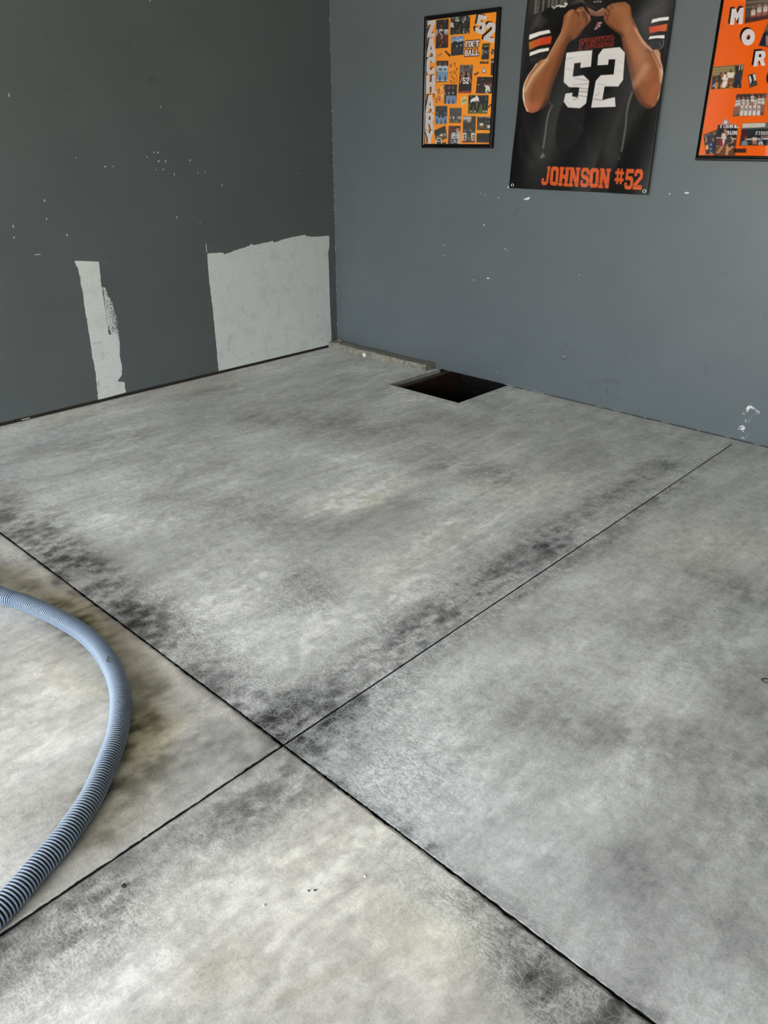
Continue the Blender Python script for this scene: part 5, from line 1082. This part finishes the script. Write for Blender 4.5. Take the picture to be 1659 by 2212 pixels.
for k, (x, y, ch) in enumerate(((315,1385,'T'),(345,1357,'O'),(385,1322,'U'),(425,1290,'C'),(465,1255,'H'),(352,1460,'D'),(395,1428,'O'),(437,1398,'W'),(478,1368,'N'))):
    cA = (60,18,18) if k in (0,2,4,5,6,8) else (226,206,180)
    a1.F([(x-18,y-22),(x+18,y-38),(x+4,y+48)], cA, 1); g_ = glyph(SANS, ch, [(x-9,y-22),(x+9,y-28),(x+7,y+4),(x-9,y+8)], Z1); cv.poly(None, (238,232,230) if k != 3 else (240,220,60), 0, 1, g_)
PC = (66, 18, 10)
a1.L([(548,932),(575,968)], 6, PC); a1.L([(575,930),(550,970)], 6, PC); a1.L([(630,975),(618,915)], 5, PC); a1.L([(608,932),(618,912),(628,922)], 5, PC); a1.L([(545,1048),(568,1040)], 5, PC); a1.L([(556,1045),(558,1088)], 5, PC)
for x, y, r in ((605,1045,14),(580,1108,11),(610,1145,16),(562,1178,12)): a1.L(ell(x, y, r*.8, r*1.3, 14)+[ell(x, y, r*.8, r*1.3, 14)[0]], 5, PC)
a1.L([(575,1190),(610,1200),(645,1180),(655,1140),(645,1090),(628,1060),(640,1020),(655,990)], 5, PC); a1.L([(640,1000),(657,985),(658,1008)], 5, PC)
a1.F([(708,1428),(780,1390),(800,1490),(728,1530)], (226,220,200), 3); a1.F([(722,1452),(784,1425),(792,1465),(732,1490)], (176,196,30), 1)
for ch, bq in (('B',[(724,1455),(744,1447),(750,1482),(732,1490)]),('I',[(746,1446),(758,1441),(764,1476),(752,1481)]),('G',[(760,1440),(782,1430),(788,1464),(766,1474)])): cv.poly(None, (90,96,30), 0, .6, glyph(SANS, ch, bq, Z1))
a1.L([(722,1438),(765,1418)], 6, (130,120,120), .8); a1.L([(740,1510),(792,1482)], 7, (130,120,110), .8)
# words and shadows
def word(A_, cvx, fn, txt, quads, edge, fill, ow):
    for ch, q in zip(txt, quads):
        for L in glyph(VAR, ch, q, fn): cvx.stroke(L+[L[0]], ow, edge, 1)
    for ch, q in zip(txt, quads): cvx.poly(None, edge, .0008, .9, [glyph(VAR, ch, q, fn)[0]])
    for ch, q in zip(txt, quads): cvx.poly(None, fill, 0, 1, glyph(VAR, ch, q, fn))
word(a1, cv, Z1, 'FOOT', ([(770,600),(820,590),(812,680),(765,685)], [(822,592),(868,588),(862,676),(815,680)], [(870,588),(918,584),(912,674),(864,676)], [(920,584),(978,578),(970,668),(915,672)]), (58,12,20), (236,232,232), .009)
word(a1, cv, Z1, 'BALL', ([(765,725),(812,720),(806,808),(758,812)], [(812,720),(868,716),(862,804),(806,808)], [(868,716),(918,712),(912,802),(862,804)], [(920,712),(970,706),(964,798),(914,802)]), (58,12,20), (236,232,232), .009)
a1.E(905, 630, 24, 30, (60,28,28)); a1.L([(892,628),(934,626)], 8, (226,190,190))
zl = (('Z',[(222,304),(335,292),(325,540),(215,550)]),('A',[(208,560),(345,548),(345,822),(203,835)]),('C',[(207,835),(335,818),(326,1075),(206,1085)]),('H',[(200,1095),(335,1090),(328,1350),(200,1357)]),('A',[(196,1382),(332,1372),(328,1625),(194,1632)]),('R',[(195,1637),(322,1634),(325,1880),(190,1888)]),('Y',[(190,1897),(322,1890),(320,2086),(188,2086)]))
for ch, q in zl: cv.poly(None, (18, 8, 10), 0, 1, glyph(SANS, ch, q, Z1, (-20, -10)))
n52 = (('5',[(945,205),(1090,230),(1050,500),(905,470)]),('2',[(1082,315),(1215,330),(1190,620),(1030,580)]))
for ch, q in n52: cv.poly(None, (24, 6, 10), 0, 1, glyph(SANS, ch, q, Z1, (-26, -18)))
cvL = cv
o = sheet(put1, cv, 'poster_sheet', lambda u, v: (ix0+(ix1-ix0)*u, iz0+(iz1-iz0)*v), 300, 390, YS, M_PRINT)
def prints(put, cvx, D, fn, u0=24):
    for k, q in D.items():
        w = math.hypot(fn(*q[1])[0]-fn(*q[0])[0], fn(*q[1])[1]-fn(*q[0])[1]); h_ = math.hypot(fn(*q[3])[0]-fn(*q[0])[0], fn(*q[3])[1]-fn(*q[0])[1])
        c4 = [fn(*p) for p in q]
        def qf(u, v, c4=c4):
            A_, B_, C_, D_ = c4; v = 1-v
            return tuple(A_[i]*(1-u)*(1-v)+B_[i]*u*(1-v)+C_[i]*u*v+D_[i]*(1-u)*v for i in (0, 1))
        sheet(put, cvx, 'photo_print', qf, max(8, int(w/.0022)), max(8, int(h_/.0022)), YS-.0010, M_PRINT)
prints(put1, cv, Q, Z1)
for ch, q in zl: letter_part(put1, glyph(SANS, ch, q, Z1), YS-.0002, M_LETTER)
for ch, q in n52: letter_part(put1, glyph(SANS, ch, q, Z1), YS-.0002, M_LETTER, 'numeral')

# ---- right collage (runs out of the picture)
Z3r = lambda x, y: rw(1490+x/6.144, y/6.144, .0105)
j0 = Z3r(435, 0); j1 = Z3r(136, 2060)
jx0 = j1[0]-.0; jz0 = j1[1]
oo = rw(1490+70/6.144, 2128/6.144, .02); ow = FO[1]-FO[0]; oh = FO[3]-FO[2]
F3 = (oo[0], oo[0]+ow, oo[1], oo[1]+oh)
j0 = Z3r(435, 0)
jx0 = (j0[0]+j1[0])/2
inner3 = (jx0, F3[1]-(jx0-F3[0]), jz0, F3[3]-(jz0-F3[2]))
frame3, put3 = frame_thing('framed_collage', 'black framed red-orange basketball photo collage with glare at the right edge', F3, inner3)
cv = Canvas(inner3[0]-.01, inner3[1]+.01, inner3[2]-.01, inner3[3]+.01, .0018, (234, 100, 0)); a3 = Art(cv, Z3r, .0005)
R3 = {
 'q1': [(752,-90),(1130,-110),(1105,235),(728,312)], 'q2': [(1046,275),(1200,240),(1120,640),(915,605)], 'q3': [(312,888),(718,850),(682,1165),(282,1185)],
 'q5': [(622,1252),(1026,1240),(980,1530),(570,1545)], 'q6b': [(405,1655),(470,1568),(575,1650),(520,1700)], 'q7': [(180,1790),(360,1722),(335,2030),(215,2052)], 'q6': [(375,1660),(640,1655),(600,2058),(315,2058)], 'q8': [(700,1635),(1120,1622),(1095,1928),(660,1932)], 'q4': [(772,1000),(868,965),(898,1130),(795,1165)], 'q9': [(592,1975),(754,1970),(745,2028),(580,2028)]}
fillq('q1', (84,72,62), a3, R3); q = R3['q1']
for y in (-40, 20, 80): a3.L([(740,y+20),(1120,y-10)], 20, (128,108,88), .7, 6, q); a3.L([(740,y+42),(1120,y+12)], 10, (58,60,58), .8, 4, q)
for x, y in ((845,95),(925,60),(1005,50)):
    a3.E(x, y+10, 14, 20, (170,110,100), 1, 2, q); a3.F([(x-28,y+40),(x+30,y+32),(x+24,y+110),(x-34,y+115)], (206,192,190), 3, 1, q); a3.F([(x-34,y+110),(x+24,y+105),(x+10,y+190),(x-60,y+195)], (160,96,84), 8, 1, q); a3.L([(x-18,y+60),(x+18,y+56)], 4, (110,80,80), .8)
a3.F([(728,240),(1110,190),(1105,235),(728,312)], (70,34,34), 10, .9, q); a3.blobs(q, 8, [(60,50,44),(150,120,96)], 10, 22, 31, 0, .3)
fillq('q2', (60,54,50), a3, R3); q = R3['q2']; a3.F([(960,440),(1010,420),(1020,600),(915,605)], (22,28,66), 5, 1, q); a3.F([(1010,480),(1038,470),(1035,600),(1015,610)], (190,150,120), 4, 1, q); a3.F([(1030,310),(1060,300),(1040,400),(1000,430)], (140,110,90), 5, .8, q)
fillq('q3', (128,112,74), a3, R3); q = R3['q3']
for y in (905, 935, 962, 988): a3.L([(305,y+18),(620,y-4)], 9, (176,156,100), .9, 3, q); a3.L([(305,y+30),(620,y+8)], 5, (84,70,48), .8, 2, q)
a3.F([(600,880),(712,855),(700,1000),(610,1000)], (40,38,36), 5, .9, q); a3.L([(665,865),(655,930)], 9, (214,210,200), .9); a3.L([(700,860),(690,920)], 12, (196,190,170), .9); a3.F([(300,1010),(690,1000),(685,1080),(290,1095)], (40,34,30), 10, .9, q); a3.F([(284,1100),(690,1070),(682,1165),(282,1185)], (196,130,24), 6, 1, q)
for x, y, j_, p_ in ((415,960,(40,32,32),(60,44,36)), (475,950,(226,220,216),(196,150,130)), (545,925,(222,214,206),(120,80,50)), (640,950,(40,46,70),(34,40,66))): a3.man(x, y, 220, j_, p_, (140,92,66), (70,44,34), 1.35, 1, q)
a3.E(430, 1005, 20, 26, (150,92,44), 1, 2, q); a3.F([(285,1090),(330,1080),(345,1140),(330,1182),(282,1185)], (40,40,66), 3, 1, q); a3.L([(300,1150),(330,1120),(335,1160)], 7, (226,226,232), .9); a3.F([(430,1100),(480,1060),(500,1090),(465,1165),(425,1165)], (222,208,206), 4, 1, q); a3.F([(590,1080),(655,1070),(630,1165),(575,1165)], (30,34,58), 4, 1, q)
fillq('q5', (96,78,70), a3, R3); q = R3['q5']; a3.F([(622,1252),(1026,1240),(1010,1340),(610,1350)], (64,48,44), 5, .9, q); a3.F([(1000,1245),(1026,1240),(985,1520),(980,1500)], (150,130,110), 6, .8, q)
for k, x in enumerate((612,655,712,768,832,870,922,972)):
    y = (1320,1310,1305,1310,1262,1310,1290,1290)[k]; a3.E(x, y-8, 13, 17, (168,112,90), 1, 2, q); a3.F([(x-24,y+14),(x+24,y+12),(x+20,y+95),(x-24,y+98)], (206,200,196), 3, 1, q); a3.L([(x-16,y+44),(x+14,y+42)], 7, (100,88,88), .7); a3.F([(x-22,y+96),(x+20,y+94),(x+14,y+200),(x-26,y+200)], (150,104,90), 6, .9, q)
for k, x in enumerate((695,750,806,862,918)):
    y = 1385; a3.E(x, y-4, 12, 16, (176,124,104), 1, 2, q); a3.F([(x-22,y+18),(x+20,y+16),(x+14,y+150),(x-34,y+152)], (212,206,204), 3, 1, q); a3.L([(x-14,y+52),(x-14,y+82)], 6, (50,40,44), .8); a3.L([(x+2,y+50),(x+2,y+80)], 6, (50,40,44), .8); a3.L([(x-25,y+20),(x-36,y+140)], 4, (60,44,44), .7)
fillq('q6b', (170,120,122), a3, R3); a3.F([(440,1630),(470,1585),(510,1620),(480,1660)], (206,190,196), 3); a3.F([(510,1610),(575,1650),(520,1690)], (130,60,50), 3)
fillq('q7', (46,44,44), a3, R3); q = R3['q7']; a3.F([(186,1800),(350,1740),(345,1790),(195,1840)], (130,104,60), 6, .9, q); a3.man(290, 1740, 300, (30,34,66), (34,40,84), (190,130,90), (60,40,34), 1.3, 1, q); a3.E(310, 1860, 18, 34, (176,110,54), .9, 4, q); a3.F([(205,1930),(245,1920),(250,1980),(215,1990)], (220,170,90), 5, 1, q); a3.E(280, 1950, 20, 24, (36,44,120), .9, 4, q); a3.blobs(q, 9, [(210,208,206),(30,28,30)], 7, 13, 32)
fillq('q6', (34,32,34), a3, R3); q = R3['q6']; a3.F([(350,1820),(620,1835),(610,1850),(350,1838)], (220,212,200), 2, 1, q); a3.F([(325,1930),(610,1930),(600,2058),(315,2058)], (104,66,38), 4, 1, q); a3.L([(330,1935),(605,1950)], 10, (150,120,96), .7, 4, q); a3.F([(340,1850),(610,1855),(605,1930),(330,1930)], (96,66,44), 6, .8, q)
for ch, bq in zip('FISHE', ([(408,1640),(440,1640),(432,1700),(400,1700)],[(446,1640),(470,1640),(464,1700),(440,1700)],[(478,1640),(524,1640),(518,1700),(470,1700)],[(532,1640),(580,1640),(574,1700),(526,1700)],[(590,1640),(650,1640),(644,1700),(582,1700)])): cv.poly(None, (236,234,236), 0, 1, [l_ for l_ in glyph(VAR, ch, bq, Z3r)])
a3.F([(395,1600),(660,1600),(660,1658),(395,1658)], (234,100,0)); a3.F([(400,1655),(470,1568),(575,1650),(560,1658),(405,1660)], (170,120,122)); a3.F([(440,1630),(470,1585),(510,1620),(480,1655)], (206,190,196), 3)
for ch, bq in zip('BUN', ([(490,1735),(532,1735),(520,1790),(478,1790)],[(540,1735),(582,1735),(572,1790),(530,1790)],[(590,1735),(630,1735),(622,1790),(580,1790)])): cv.poly(None, (236,234,236), 0, 1, glyph(SANS, ch, bq, Z3r))
a3.E(470, 1735, 20, 28, (168,112,86), 1, 2, q); a3.F([(425,1770),(480,1765),(490,1850),(420,1850)], (212,200,196), 4, 1, q); a3.F([(385,1830),(450,1850),(445,1930),(430,1960),(365,1900)], (120,22,40), 5, 1, q); a3.F([(430,1850),(470,1850),(460,1920),(440,1930)], (206,196,190), 3, 1, q); a3.L([(430,1950),(370,2030)], 26, (186,130,96), 1, 5, q); a3.L([(345,2045),(380,2050)], 12, (40,30,30), 1, 3, q)
a3.E(490, 1780, 18, 26, (150,98,76), 1, 2, q); a3.F([(490,1810),(550,1815),(560,1930),(470,1920)], (66,60,64), 5, 1, q); a3.L([(550,1820),(575,1870),(545,1910),(490,1925)], 16, (190,138,104), 1, 4, q); a3.F([(500,1920),(585,1890),(580,1940),(530,1960)], (50,46,50), 4, 1, q); a3.L([(500,1960),(490,2050)], 26, (196,146,112), 1, 5, q); a3.L([(560,1950),(520,1990)], 20, (200,150,118), .9, 5, q); a3.E(470, 1915, 16, 22, (110,30,36), 1, 3, q)
fillq('q8', (38,42,46), a3, R3); q = R3['q8']; a3.F([(700,1635),(1010,1630),(1000,1690),(695,1702)], (196,190,178), 3, 1, q); a3.F([(1010,1630),(1120,1622),(1110,1700),(1000,1700)], (96,104,104), 3, 1, q); a3.L([(695,1712),(1100,1705)], 6, (110,110,104), .7); a3.F([(670,1730),(760,1720),(750,1850),(665,1860)], (84,20,28), 8, .9, q); a3.L([(740,1850),(1090,1840)], 12, (206,200,190), 1, 3, q)
for ch, bq in zip('FISHER', [[(878+34*i,1745),(906+34*i,1743),(900+34*i,1790),(872+34*i,1792)] for i in range(6)]): cv.poly(None, (226,214,206), 0, 1, glyph(VAR, ch, bq, Z3r))
for ch, bq in zip('BUN', [[(950+32*i,1802),(976+32*i,1800),(970+32*i,1836),(944+32*i,1838)] for i in range(3)]): cv.poly(None, (200,150,130), 0, .9, glyph(SANS, ch, bq, Z3r))
a3.E(745, 1830, 14, 20, (120,74,56), 1, 2, q); a3.F([(680,1930),(690,1880),(740,1862),(765,1885),(768,1930)], (130,136,150), 3, 1, q); a3.man(860, 1800, 130, (206,190,180), (180,120,96), (190,130,104), (80,50,40), 1.5, 1, q); a3.F([(900,1880),(950,1830),(975,1850),(930,1920),(890,1920)], (90,104,130), 4, 1, q); a3.F([(915,1925),(930,1885),(965,1880),(975,1928)], (222,220,220), 2, 1, q); a3.E(946, 1908, 9, 12, (30,28,32)); a3.L([(880,1925),(980,1925)], 6, (120,70,54), .8)
fillq('q4', (60,58,60), a3, R3); a3.F([(785,1010),(815,998),(830,1080),(800,1120)], (216,212,212), 2); a3.F([(838,985),(866,978),(884,1060),(858,1080)], (218,214,214), 2); a3.L([(815,1000),(835,1060),(820,1120)], 14, (24,24,26), 1); a3.L([(800,1140),(885,1110)], 12, (96,92,94), .8)
fillq('q9', (74,34,28), a3, R3)
for i in range(9): a3.L([(602+i*16,1984),(598+i*16,2016)], 5, (40,24,24), .8)
let3 = (('M', [(560,118),(720,100),(700,318),(530,332)]), ('O', [(690,388),(868,378),(862,602),(684,608)]), ('R', [(876,680),(1012,668),(1003,868),(842,884)]))
for ch, q in let3: cv.poly(None, (28, 16, 14), 0, 1, glyph(SANS, ch, q, Z3r, (-24, -24))); cv.poly(None, (28, 16, 14), 0, 1, glyph(SANS, ch, q, Z3r, (-12, -12)))
a3.F([(1034,960),(1018,1010),(1016,1070),(1034,1110),(1060,1110),(1060,960)], (30,14,24), 2); a3.F([(1034,1340),(1060,1340),(1060,1480),(1034,1450)], (130,80,50), 4)
sheet(put3, cv, 'poster_sheet', lambda u, v: (inner3[0]+(inner3[1]-inner3[0])*u, inner3[2]+(inner3[3]-inner3[2])*v), 290, 370, YS, M_PRINT)
prints(put3, cv, {k: v for k, v in R3.items() if k != 'q6b'}, Z3r)
for ch, q in let3: letter_part(put3, glyph(SANS, ch, q, Z3r), YS-.0002, M_LETTER)
